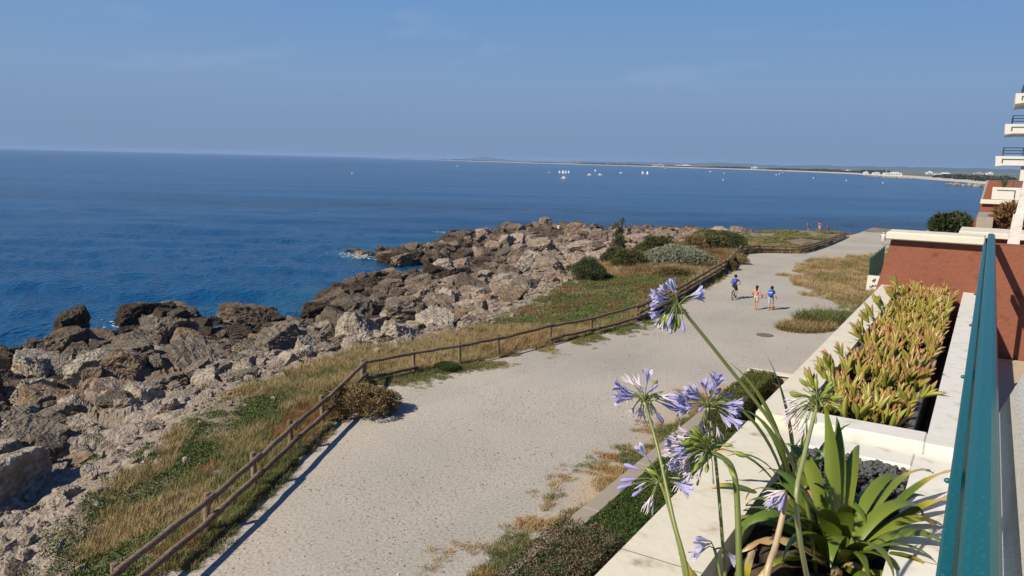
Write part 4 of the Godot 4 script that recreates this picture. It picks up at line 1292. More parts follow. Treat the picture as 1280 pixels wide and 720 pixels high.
func build_agapanthus() -> void:
	make_flowers()
	var stalk := Color(0.17, 0.2, 0.055)
	var open := ["open0", "open1", "open2", "open0"]
	# image-right is about (0.85, 0, -0.52); away from the viewer about (-0.52, 0, -0.85)
	var R := Vector3(0.85, 0, -0.52); var U := Vector3.UP; var A := Vector3(-0.52, 0, -0.85)
	var r := RandomNumberGenerator.new(); r.seed = 33
	# plant A: the big leaf clump on the right
	var a := thing("flowering_plant", "big strap-leaved clump on the right with a tall green seed head", "plant", Vector3(-0.30, 7.74, -2.5), 0, "blue-flowered strap-leaved plants in the near planter")
	var la := [[58, 38, 34, 0.60, 0.034, 1], [52, 32, 30, 0.52, 0.03, 1], [64, 48, 55, 0.56, 0.032, 1], [70, 58, 80, 0.5, 0.036, 0], [40, 46, 70, 0.42, 0.038, 1], [28, 36, 60, 0.36, 0.038, 1], [90, 70, 60, 0.46, 0.045, 0], [104, 76, 50, 0.5, 0.042, 0], [118, 80, 30, 0.5, 0.046, 0], [135, 74, 70, 0.46, 0.05, 0], [150, 66, 80, 0.42, 0.046, 0], [165, 62, 95, 0.4, 0.044, 0], [180, 52, 85, 0.36, 0.05, 0], [200, 50, 85, 0.36, 0.046, 0], [220, 66, 60, 0.34, 0.048, 0], [240, 70, 70, 0.34, 0.044, 0], [262, 76, 50, 0.34, 0.055, 0], [285, 80, 44, 0.33, 0.055, 0], [300, 62, 90, 0.28, 0.044, 0], [325, 58, 80, 0.28, 0.04, 0], [350, 48, 85, 0.34, 0.042, 1], [10, 40, 75, 0.36, 0.042, 1], [330, 30, 65, 0.34, 0.05, 1], [75, 64, 130, 0.42, 0.046, 0], [110, 66, 120, 0.4, 0.046, 0], [280, 40, 110, 0.26, 0.03, 2], [310, 50, 130, 0.26, 0.028, 2], [130, 70, 130, 0.4, 0.03, 2], [345, 20, 90, 0.3, 0.028, 2], [232, 30, 80, 0.34, 0.045, 1], [15, 55, 95, 0.4, 0.05, 0], [50, 60, 100, 0.44, 0.048, 0], [78, 52, 85, 0.46, 0.046, 0], [98, 58, 110, 0.42, 0.05, 0], [140, 56, 95, 0.42, 0.05, 0], [172, 60, 110, 0.4, 0.05, 0], [208, 62, 105, 0.38, 0.052, 0], [248, 64, 95, 0.36, 0.05, 0], [275, 68, 90, 0.36, 0.054, 0], [312, 66, 95, 0.34, 0.05, 0], [355, 56, 100, 0.36, 0.046, 0], [60, 42, 60, 0.5, 0.034, 0], [45, 30, 50, 0.42, 0.04, 1], [190, 40, 80, 0.42, 0.042, 1], [225, 44, 85, 0.4, 0.04, 2], [300, 36, 80, 0.34, 0.05, 1]]
	for k in la.size():
		var e: Array = la[k]
		var o := part("leaf", strap_leaf(e[0], e[1], e[2], e[3] * 1.08, e[4] * 1.12, e[5], 1000 + k), mats.strap, a)
		o.position = Vector3(cos(deg_to_rad(e[0])), 0, -sin(deg_to_rad(e[0]))) * 0.018
	flower_stalk(a, [Vector3(-0.27, 7.68, -2.2), Vector3(-0.29, 7.95, -1.95), Vector3(-0.314, 8.206, -1.82), Vector3(-0.324, 8.295, -1.924), Vector3(-0.327, 8.386, -2.059)], 0.0062, Color(0.24, 0.27, 0.12), [[34, ["small_pod", "small_pod", "pod"], U * 0.7, 0.55, 0.055, 0.1], [12, ["small_pod", "withered1"], -R * 0.4 - U * 0.1, 0.5, 0.055, 0.3]], 41)
	# plant B: tall leaves at the back left and the long leaning flower
	var b := thing("flowering_plant", "back-left strap-leaved clump with the longest leaning flower stalk", "plant", Vector3(-0.46, 7.74, -2.72), 0, "blue-flowered strap-leaved plants in the near planter")
	var lb := [[160, 84, 22, 0.62, 0.03, 0], [172, 78, 34, 0.64, 0.028, 0], [190, 74, 44, 0.6, 0.03, 0], [150, 76, 70, 0.55, 0.034, 0], [60, 80, 50, 0.45, 0.036, 0], [205, 66, 70, 0.5, 0.03, 1], [220, 72, 60, 0.44, 0.034, 0], [100, 82, 40, 0.42, 0.036, 0], [300, 72, 70, 0.42, 0.042, 0], [20, 70, 80, 0.4, 0.04, 0], [330, 66, 100, 0.4, 0.04, 0], [200, 44, 80, 0.44, 0.03, 1], [270, 58, 90, 0.36, 0.04, 0], [10, 60, 110, 0.34, 0.03, 2], [285, 60, 120, 0.34, 0.028, 2], [190, 30, 60, 0.36, 0.03, 1]]
	for k in lb.size():
		var e: Array = lb[k]
		part("leaf", strap_leaf(e[0], e[1], e[2], e[3], e[4], e[5], 1100 + k), mats.strap, b)
	flower_stalk(b, [Vector3(-0.34, 7.68, -2.46), Vector3(-0.37, 7.9, -2.41), Vector3(-0.406, 8.055, -2.364), Vector3(-0.484, 8.238, -2.291), Vector3(-0.612, 8.432, -2.190), Vector3(-0.727, 8.602, -2.093)], 0.0058, stalk, [[6, open, -R * 0.9 + U * 0.35, 0.3, 0.045, 0.05], [3, open, R * 0.6 + U * 0.9, 0.25, 0.045, 0.0], [3, open, U * 0.9 - R * 0.2, 0.3, 0.04, 0.0], [20, ["pod", "pod", "bud"], -U * 0.35 - R * 0.25, 0.42, 0.035, 0.55], [4, ["withered0"], -U * 0.5 - R * 0.7, 0.3, 0.05, 0.4]], 42)
	# plant C: the near group of flower stalks on the left
	var c := thing("flowering_plant", "near-left plant bearing five crowded blue flower heads", "plant", Vector3(-0.44, 7.74, -1.7), 0, "blue-flowered strap-leaved plants in the near planter")
	var lc := [[210, 62, 60, 0.36, 0.04, 1], [170, 58, 70, 0.34, 0.045, 0], [250, 60, 70, 0.34, 0.05, 0], [300, 66, 60, 0.36, 0.045, 0], [130, 62, 60, 0.4, 0.04, 1], [40, 60, 80, 0.36, 0.046, 0], [60, 50, 95, 0.34, 0.03, 2], [230, 44, 110, 0.26, 0.034, 2], [195, 54, 120, 0.3, 0.03, 2], [90, 64, 60, 0.44, 0.042, 1], [110, 48, 70, 0.4, 0.042, 0], [330, 40, 80, 0.34, 0.04, 1], [10, 34, 70, 0.36, 0.036, 2]]
	for k in lc.size():
		var e: Array = lc[k]
		part("leaf", strap_leaf(e[0], e[1], e[2], e[3], e[4], e[5], 1200 + k), mats.strap, c)
	flower_stalk(c, [Vector3(-0.43, 7.67, -1.55), Vector3(-0.487, 8.039, -1.595), Vector3(-0.551, 8.177, -1.642), Vector3(-0.634, 8.306, -1.736), Vector3(-0.691, 8.401, -1.779)], 0.0046, stalk, [[5, open, -R * 1.0 + U * 0.5, 0.22, 0.055, 0.05], [2, ["bud", "open2"], U, 0.2, 0.055, 0.0], [14, ["pod", "small_pod", "bud", "withered1"], U * 0.55, 0.6, 0.05, 0.1], [10, ["withered0", "withered1"], -U * 0.1 + A * 0.2, 0.7, 0.06, 0.4], [3, ["bud"], R + U * 0.3, 0.2, 0.06, 0.1]], 43)
	flower_stalk(c, [Vector3(-0.44, 7.67, -1.6), Vector3(-0.51, 8.029, -1.639), Vector3(-0.575, 8.173, -1.686), Vector3(-0.608, 8.232, -1.701)], 0.0048, stalk, [[5, ["open2", "bud", "open0"], -R * 1.0 + U * 0.3, 0.25, 0.065, 0.05], [3, open, R * 0.8 + U * 0.2, 0.3, 0.04, 0.1], [5, ["withered0", "withered1"], -R * 0.6 - U * 0.6, 0.4, 0.05, 0.3], [8, ["pod", "small_pod"], U * 0.5, 0.6, 0.035, 0.1]], 44)
	flower_stalk(c, [Vector3(-0.44, 7.67, -1.86), Vector3(-0.49, 7.986, -1.881), Vector3(-0.547, 8.212, -1.949), Vector3(-0.595, 8.344, -2.005)], 0.0045, stalk, [[9, open, -R * 0.9 + U * 0.3, 0.32, 0.06, 0.05], [7, open, R * 0.9 + U * 0.2, 0.3, 0.055, 0.05], [5, open, U * 0.9 + R * 0.1, 0.3, 0.055, 0.0], [12, ["bud", "small_pod"], U * 0.6, 0.6, 0.05, 0.1], [8, ["withered0", "withered1"], -U * 0.3, 0.6, 0.05, 0.3]], 45)
	flower_stalk(c, [Vector3(-0.39, 7.67, -1.74), Vector3(-0.427, 7.979, -1.799), Vector3(-0.467, 8.172, -1.872), Vector3(-0.485, 8.242, -1.874), Vector3(-0.508, 8.267, -1.865), Vector3(-0.536, 8.280, -1.851)], 0.0075, Color(0.14, 0.18, 0.045), [[16, ["pod", "pod", "small_pod"], -R * 0.7 + U * 0.35, 0.5, 0.07, 0.1], [26, ["withered0", "withered1"], -R * 0.85 + U * 0.15, 0.5, 0.085, 0.15], [7, open, -R * 1.0 - U * 0.15, 0.28, 0.08, 0.1], [12, ["withered1", "small_pod"], -R * 0.6 - U * 0.7, 0.35, 0.08, 0.2], [3, ["pod", "withered0"], R * 0.7 + U * 0.2, 0.3, 0.06, 0.1]], 46)
	flower_stalk(c, [Vector3(-0.36, 7.67, -1.62), Vector3(-0.334, 8.079, -1.637), Vector3(-0.332, 8.151, -1.713), Vector3(-0.331, 8.238, -1.790)], 0.0075, Color(0.42, 0.33, 0.2), [[10, ["withered0", "withered1", "bud"], U * 0.4 - R * 0.4, 0.5, 0.02, 0.2]], 47)
	flower_stalk(c, [Vector3(-0.43, 7.67, -1.8), Vector3(-0.475, 7.93, -1.83), Vector3(-0.505, 8.03, -1.84)], 0.004, stalk, [[4, ["bud", "withered1", "open2"], -R * 0.8 + U * 0.5, 0.3, 0.035, 0.1], [2, ["open2"], R * 0.9 - U * 0.1, 0.2, 0.05, 0.2]], 48)

# ------------------------------------------------------------------ gardens below
func hedge(x0: float, x1: float, z0: float, z1: float, h: float, col: Color, col2: Color, label: String, sd: int) -> void:
	var c := Vector3((x0 + x1) * 0.5, 0, (z0 + z1) * 0.5)
	var t := thing("hedge", label, "hedge", c)
	var r := RandomNumberGenerator.new(); r.seed = sd
	var ns := noise(sd, 0.9, 3)
	var m := MB.new()
	var sx := absf(x1 - x0) * 0.5; var sz := absf(z1 - z0) * 0.5
	var area := 4 * sx * sz + 4 * (sx + sz) * h
	m.box(Vector3(0, h * 0.45, 0), Vector3(sx * 2 - 0.3, h * 0.9 - 0.12, sz * 2 - 0.3), 0.1, Basis.IDENTITY, col * 0.5)  # solid core in darkened leaf colour, showing between the leaves
	for k in int(area * 1700):
		var u := r.randf() * area
		var p := Vector3(r.randf_range(-sx, sx), h, r.randf_range(-sz, sz)); var n := Vector3.UP
		if u > 4 * sx * sz:
			var s := 1.0 if r.randf() < 0.5 else -1.0
			if r.randf() < sx / (sx + sz): p = Vector3(r.randf_range(-sx, sx), r.randf() * h, s * sz); n = Vector3(0, 0, s)
			else: p = Vector3(s * sx, r.randf() * h, r.randf_range(-sz, sz)); n = Vector3(s, 0, 0)
		p += n * (ns.get_noise_3dv((p + c) * 1.5) * 0.16 - r.randf() * 0.12)
		var d := (n * 0.8 + Vector3(r.randfn(), r.randfn(), r.randfn()) * 0.7).normalized()
		var sd2 := d.cross(Vector3(r.randfn(), r.randfn(), r.randfn())).normalized()
		var s2 := r.randf_range(0.025, 0.055)
		var cc := col.lerp(col2, clamp(0.5 + ns.get_noise_3dv((p + c) * 2.2) * 1.6 + r.randfn() * 0.2, 0, 1)) * r.randf_range(0.7, 1.3)
		cc.a = 1
		var i := m.p(p, cc); m.p(p + d * s2 * 0.5 + sd2 * s2 * 0.35, cc); m.p(p + d * s2, cc); m.p(p + d * s2 * 0.5 - sd2 * s2 * 0.35, cc)
		m.q(i, i + 1, i + 2, i + 3)
	part("foliage", m.mesh(), mats.leafy, t)
	var w := MB.new()
	for k in 14:
		var b := Vector3(r.randf_range(-sx, sx) * 0.7, 0, r.randf_range(-sz, sz) * 0.9)
		w.tube([b - Vector3(0, 0.1, 0), b + Vector3(0.05, h * 0.5, 0.03), b + Vector3(-0.03, h * 0.9, 0)], [0.018, 0.014, 0.006], 5, Color(0.12, 0.09, 0.07))
	part("stems", w.mesh(), mats.wood, t)

func build_gardens() -> void:
	var k := thing("kerb_wall", "low pale concrete garden wall between the path and the hedges", "wall", Vector3(-7.68, 0, -18))
	for j in 7:
		var z := -6.0 - j * 3.5
		part("kerb_block", bx(-7.92, -7.46, -0.1, 0.42, z, z - 3.49, 0.012, k.position), mats.concrete, k)
	hedge(-7.6, -6.1, -9.6, -14.9, 0.95, Color(0.085, 0.095, 0.05), Color(0.16, 0.115, 0.075), "near clipped hedge, grey-green with brown dead patches", 801)
	hedge(-7.3, -5.4, -15.6, -23.4, 0.62, Color(0.045, 0.085, 0.022), Color(0.08, 0.10, 0.03), "low dark green hedge behind the brownish one", 802)
	hedge(-7.3, -6.35, -24.4, -29.9, 1.15, Color(0.07, 0.09, 0.025), Color(0.11, 0.12, 0.035), "far clipped green hedge beside the beige garden wall", 803)
	var w := thing("garden_wall", "beige garden wall with cream coping behind the far hedge", "wall", Vector3(-5.5, 0, -30.2))
	part("wall_body", bx(-7.4, -2.0, -0.2, 0.98, -30.1, -30.3, 0.005, w.position), mats.beige, w)
	part("coping", bx(-7.45, -2.0, 0.983, 1.05, -30.0, -30.4, 0.01, w.position), mats.cream, w)
	var l := MB.new()
	l.tube([Vector3(0, 0, 0), Vector3(0, 0, 0.06), Vector3(0, 0, 0.11), Vector3(0, 0, 0.13)], [0.16, 0.16, 0.12, 0.05], 12, Color(0.02, 0.02, 0.02))
	var lamp := solo("wall_fitting", l.mesh(), mats.plain, "small round black fitting on the beige garden wall", "fitting")
	lamp.position = Vector3(-6.25, 0.78, -30.1); lamp.scale = Vector3(1.2, 0.8, 1)
	# white pillar with scrawl, green panel fence
	var g := thing("low_wall", "white low wall scrawled with dark graffiti at the path edge", "wall", Vector3(-6.6, 0, -61.8))
	part("wall_body", pz([[-0.55, -0.2], [-0.5, 1.18], [0.35, 1.18], [0.35, -0.2]], 0.12, -0.3), mats.white, g)
	var s := MB.new()
	var rr := RandomNumberGenerator.new(); rr.seed = 3
	for j in 5:
		var pts := []; var rs := []
		var p := Vector3(rr.randf_range(-0.4, 0.1), rr.randf_range(0.2, 0.95), 0.124)
		for q in 12:
			pts.append(p); rs.append(0.02)
			p += Vector3(sin(q * 1.1 + j * 2) * 0.1, cos(q * 1.5 + j) * 0.11, 0)
			p.x = clamp(p.x, -0.45, 0.28); p.y = clamp(p.y, 0.1, 1.1)
		for q in 11:
			var d: Vector3 = (pts[q + 1] - pts[q]); var n := Vector3(-d.y, d.x, 0).normalized() * 0.016
			s.quad(pts[q] - n, pts[q + 1] - n, pts[q + 1] + n, pts[q] + n, Color(0.05, 0.05, 0.05))
	part("graffiti", s.mesh(), mats.plain, g)
	var f := thing("panel_fence", "dark green slatted metal fence beyond the scrawled white wall", "fence", Vector3(-7.1, 0, -62.2))
	var a := Vector3(0, 0, 0); var e := Vector3(-0.5, -0.3, -14.0)
	var pm := MB.new(); pm.box(Vector3(0, 1.25, 0), Vector3(0.05, 2.6, 0.09), 0.005)
	var post_mesh := pm.mesh(false)
	var sl := MB.new(); sl.box(Vector3(0, 1.3, 0), Vector3(0.025, 2.2, 0.1), 0.004)
	var slat_mesh := sl.mesh(false)
	var green := mat(L(0.012, 0.07, 0.05), 0.5, 0.4, false)
	for j in 64:
		var o := part("post" if j % 9 == 0 else "slat", post_mesh if j % 9 == 0 else slat_mesh, green, f)
		o.position = a.lerp(e, j / 63.0)
	for h in [0.3, 2.3]:
		var rm := MB.new(); rm.tube([a + Vector3(0.03, h, 0), e + Vector3(0.03, h, 0)], [0.03, 0.03], 6)
		part("rail", rm.mesh(), green, f)
	var cw := MB.new(); cw.prism([Vector3(-7.0, -1.6, -109), Vector3(-6.7, -1.6, -109), Vector3(-5.2, -1.6, -140), Vector3(-5.5, -1.6, -140)], Vector3(0, 2.7, 0))
	solo("sea_wall", cw.mesh(false), mats.concrete, "tan concrete wall running to the sea left of the dark tree", "wall")
	# dark tree between the red walls
	var t := thing("evergreen_tree", "dark green rounded tree behind the nearest red wall", "tree", Vector3(-1.95, -0.1, -47.5))
	var tm := MB.new()
	tm.tube([Vector3(0, -0.2, 0), Vector3(0.1, 2, 0), Vector3(0, 4.4, 0.1)], [0.2, 0.16, 0.08], 8, Color(0.15, 0.11, 0.08))
	for j in 6: tm.tube([Vector3(0, 2.6 + j * 0.3, 0), Vector3(cos(j * 2.1) * 1.2, 4.4 + j * 0.25, sin(j * 2.1) * 1.2)], [0.07, 0.02], 6, Color(0.15, 0.11, 0.08))
	part("trunk", tm.mesh(), mats.wood, t)
	var lob := []
	for j in 13: lob.append([Vector3(cos(j * 2.4) * (0.4 + 0.1 * (j % 4)) * 1.15 + 0.35, 5.3 + 0.95 * sin(j * 1.3) * 0.9, sin(j * 2.4) * 0.9), Vector3.ONE * (0.48 + 0.1 * (j % 3))])
	var m: StandardMaterial3D = mats.leafy.duplicate(); m.albedo_color = L(0.05, 0.065, 0.028)
	part("crown", leafy_mesh(95, lob, 9000, 0.16, 0.4, 1.5), m, t)
	# potted growth on the terraces
	var q := thing("dry_shrub", "rusty dry shrub growing on the terrace behind the middle coping", "bush", Vector3(0.6, 6.9, -29.5))
	var dm: StandardMaterial3D = mats.leafy.duplicate(); dm.albedo_color = L(0.17, 0.09, 0.04)
	var fo := part("foliage", leafy_mesh(96, bush_lobes(97, 8, 1.0), 2600, 0.1, 0.9, 2.2), dm, q); fo.scale = Vector3(0.8, 0.95, 0.8)
	var st := part("stem", stem_mesh, mats.wood, q); st.scale = Vector3.ONE * 0.8
	solo("terrace_trough", bx(-0.3, 0.15, 6.88, 7.55, -28.4, -32.5, 0.01), mats.concrete, "grey concrete trough on the terrace left of the rusty shrub", "trough")
	var ag := thing("spiky_plant", "small spiky plant on the far white terrace box", "plant", Vector3(0.7, 7.9, -62.4))
	var lm: StandardMaterial3D = mats.leafy.duplicate(); lm.albedo_color = L(0.09, 0.12, 0.07)
	var sk := part("leaves", tuft_mesh(98, 40, 0.1, 0.8, 0.03, 0.9), lm, ag)

# ------------------------------------------------------------------ people
func body_mesh(bones: Array, lo: Vector3, hi: Vector3, cell: float, blend := 0.03) -> ArrayMesh:
	# bones: [a, b, ra, rb, colour]; tapered capsules joined by a smooth minimum, meshed as surface nets
	var nx := int((hi.x - lo.x) / cell) + 2; var ny := int((hi.y - lo.y) / cell) + 2; var nz := int((hi.z - lo.z) / cell) + 2
	var f := PackedFloat32Array(); f.resize(nx * ny * nz); f.fill(1.0)
	var near := PackedFloat32Array(); near.resize(nx * ny * nz); near.fill(9.0)
	var own := PackedByteArray(); own.resize(nx * ny * nz)
	for bi in bones.size():
		var b: Array = bones[bi]
		var a: Vector3 = b[0]; var d: Vector3 = b[1] - b[0]
		var l2: float = max(d.length_squared(), 1e-6)
		var pad: float = max(b[2], b[3]) + blend + cell * 2
		var mn: Vector3 = a.min(b[1]) - Vector3.ONE * pad; var mx: Vector3 = a.max(b[1]) + Vector3.ONE * pad
		for k in range(max(0, int((mn.z - lo.z) / cell)), min(nz, int((mx.z - lo.z) / cell) + 2)):
			for j in range(max(0, int((mn.y - lo.y) / cell)), min(ny, int((mx.y - lo.y) / cell) + 2)):
				for i in range(max(0, int((mn.x - lo.x) / cell)), min(nx, int((mx.x - lo.x) / cell) + 2)):
					var p := lo + Vector3(i, j, k) * cell
					var t: float = clamp((p - a).dot(d) / l2, 0.0, 1.0)
					var s: float = (p - a - d * t).length() - lerp(float(b[2]), float(b[3]), t)
					var o := (k * ny + j) * nx + i
					if s < near[o]: near[o] = s; own[o] = bi
					var h: float = max(blend - absf(f[o] - s), 0.0) / blend
					f[o] = min(f[o], s) - h * h * blend * 0.25
	var m := MB.new()
	var id := {}
	for k in nz - 1:
		for j in ny - 1:
			for i in nx - 1:
				var o := (k * ny + j) * nx + i
				var neg := 0
				var sum := Vector3.ZERO; var cnt := 0
				var v8 := []
				for e in 8:
					var q := o + (e & 1) + ((e >> 1) & 1) * nx + (e >> 2) * nx * ny
					v8.append(f[q])
					if f[q] < 0: neg += 1
				if neg == 0 or neg == 8: continue
				for e in [[0, 1], [2, 3], [4, 5], [6, 7], [0, 2], [1, 3], [4, 6], [5, 7], [0, 4], [1, 5], [2, 6], [3, 7]]:
					var fa: float = v8[e[0]]; var fb: float = v8[e[1]]
					if (fa < 0) == (fb < 0): continue
					var t := fa / (fa - fb)
					var pa := Vector3(e[0] & 1, (e[0] >> 1) & 1, e[0] >> 2); var pb := Vector3(e[1] & 1, (e[1] >> 1) & 1, e[1] >> 2)
					sum += pa.lerp(pb, t); cnt += 1
				id[o] = m.p(lo + (Vector3(i, j, k) + sum / cnt) * cell, bones[own[o]][4])
	for k in range(1, nz - 1):
		for j in range(1, ny - 1):
			for i in range(1, nx - 1):
				var o := (k * ny + j) * nx + i
				var s0 := f[o] < 0
				for ax in 3:
					var st: int = [1, nx, nx * ny][ax]
					if (f[o + st] < 0) == s0: continue
					var u: int = [nx, nx * ny, 1][ax]; var w: int = [nx * ny, 1, nx][ax]
					if not (id.has(o) and id.has(o - u) and id.has(o - w) and id.has(o - u - w)): continue
					if s0: m.q(id[o - u - w], id[o - w], id[o], id[o - u])
					else: m.q(id[o - u - w], id[o - u], id[o], id[o - w])
	return m.mesh()

const SKIN := Color(0.42, 0.23, 0.15)
# a figure facing -z, feet at y 0; arms: elbow and hand for left (-x) and right, legs: knee and foot
func figure(h: float, shirt: Color, trunk: Color, short_to: float, pose: Dictionary, cell: float) -> ArrayMesh:
	var s := h / 1.7
	var b := []
	var lean: Vector3 = pose.get("lean", Vector3.ZERO)
	var hip_y: float = pose.get("hip", 0.9)
	var hip := Vector3(0, hip_y, 0)
	var chest := hip + Vector3(0, 0.40, 0) + lean * 0.7
	var neck := hip + Vector3(0, 0.54, 0) + lean
	b.append([hip + Vector3(-0.07, 0.02, 0), hip + Vector3(0.07, 0.02, 0), 0.115, 0.115, trunk])
	b.append([hip + Vector3(0, 0.1, 0), chest, 0.115, 0.13, shirt])
	b.append([chest + Vector3(-0.1, 0.02, 0), chest + Vector3(0.1, 0.02, 0), 0.1, 0.1, shirt])
	b.append([chest + Vector3(0, 0.06, 0), neck + Vector3(0, 0.05, 0), 0.075, 0.05, SKIN])
	b.append([neck + Vector3(0, 0.14, -0.01), neck + Vector3(0, 0.2, -0.005), 0.085, 0.095, SKIN])
	b.append([neck + Vector3(0, 0.12, -0.09), neck + Vector3(0, 0.15, -0.105), 0.015, 0.012, SKIN])
	for sd in [-1, 1]:
		var nm := "l" if sd < 0 else "r"
		var sh: Vector3 = neck + Vector3(sd * 0.175, -0.06, 0)
		var el: Vector3 = pose.get(nm + "_elbow", Vector3(sd * 0.25, hip_y + 0.22, 0.03)); var hd: Vector3 = pose.get(nm + "_hand", Vector3(sd * 0.27, hip_y - 0.02, -0.05))
		b.append([chest + Vector3(sd * 0.09, 0.07, 0), sh, 0.075, 0.058, shirt])
		b.append([sh, sh.lerp(el, 0.5), 0.055, 0.047, shirt if pose.get("sleeve", true) else SKIN])
		b.append([sh.lerp(el, 0.5), el, 0.045, 0.038, SKIN])
		b.append([el, hd, 0.037, 0.026, SKIN])
		var fd := (hd - el).normalized()
		b.append([hd, hd + fd * 0.07, 0.03, 0.026, SKIN])
		for fg in 4: b.append([hd + fd * 0.07 + Vector3(0, 0, (fg - 1.5) * 0.018), hd + fd * (0.13 + 0.012 * (fg % 3)) + Vector3(-sd * 0.015, 0, (fg - 1.5) * 0.02), 0.011, 0.008, SKIN])
		b.append([hd + fd * 0.02, hd + fd * 0.06 + Vector3(-sd * 0.02, 0, -0.035), 0.012, 0.009, SKIN])
		var hj := hip + Vector3(sd * 0.09, -0.02, 0)
		var kn: Vector3 = pose.get(nm + "_knee", Vector3(sd * 0.1, 0.48, -0.02)); var ft: Vector3 = pose.get(nm + "_foot", Vector3(sd * 0.1, 0.07, 0.02))
		b.append([hj, hj.lerp(kn, short_to), 0.1, 0.085, trunk])
		b.append([hj.lerp(kn, short_to), kn, 0.075, 0.055, SKIN if short_to < 0.99 else trunk])
		b.append([kn, kn.lerp(ft, 0.35), 0.055, 0.056, SKIN])
		b.append([kn.lerp(ft, 0.35), ft, 0.056, 0.036, SKIN])
		b.append([ft + Vector3(0, -0.025, 0.03), ft + Vector3(sd * 0.015, -0.04, -0.15), 0.038, 0.03, pose.get("shoe", Color(0.3, 0.28, 0.27))])
	for e in b:
		e[0] *= s; e[1] *= s; e[2] *= s; e[3] *= s
	return body_mesh(b, Vector3(-0.55, -0.03, -0.75) * s, Vector3(0.55, 1.8, 0.6) * s, cell, 0.025 * s)

func hair(t: Node3D, at: Vector3, r: float, tail: float, col: Color) -> void:
	var m := MB.new()
	m.ell(at, Vector3(r, r * 1.08, r * 1.1), Basis.IDENTITY, col, 12, 8)
	if tail > 0: m.tube([at + Vector3(0, 0.02, r * 0.8), at + Vector3(0, -tail * 0.5, r * 1.1), at + Vector3(0, -tail, r)], [0.05, 0.045, 0.012], 7, col)
	part("hair", m.mesh(), mats.plain, t)

func backpack(t: Node3D, at: Vector3, s: float, col: Color, band: Color, tilt: float) -> void:
	var o := Node3D.new()
	var m := MB.new()
	var b := Basis(Vector3.RIGHT, tilt)
	m.box(at, Vector3(0.32, 0.44, 0.17) * s, 0.05 * s, b, col)
	m.box(at + b * Vector3(0, -0.08, 0.1) * s, Vector3(0.25, 0.2, 0.07) * s, 0.025 * s, b, col * 0.8)
	var bp := part("backpack", m.mesh(false), mats.plain, t)
	var q := MB.new()
	q.box(at + b * Vector3(0, 0.05, 0.088) * s, Vector3(0.26, 0.045, 0.012) * s, 0, b, band)
	part("pale_band", q.mesh(false), mats.plain, bp)
	var st := MB.new()
	for sd in [-1, 1]: st.tube([at + b * Vector3(sd * 0.11, 0.2, -0.07) * s, at + b * Vector3(sd * 0.12, 0.2, -0.2) * s, at + b * Vector3(sd * 0.13, 0.0, -0.27) * s, at + b * Vector3(sd * 0.13, -0.17, -0.1) * s], [0.022, 0.022, 0.022, 0.02], 6, col * 0.7)
	part("strap", st.mesh(), mats.plain, bp)

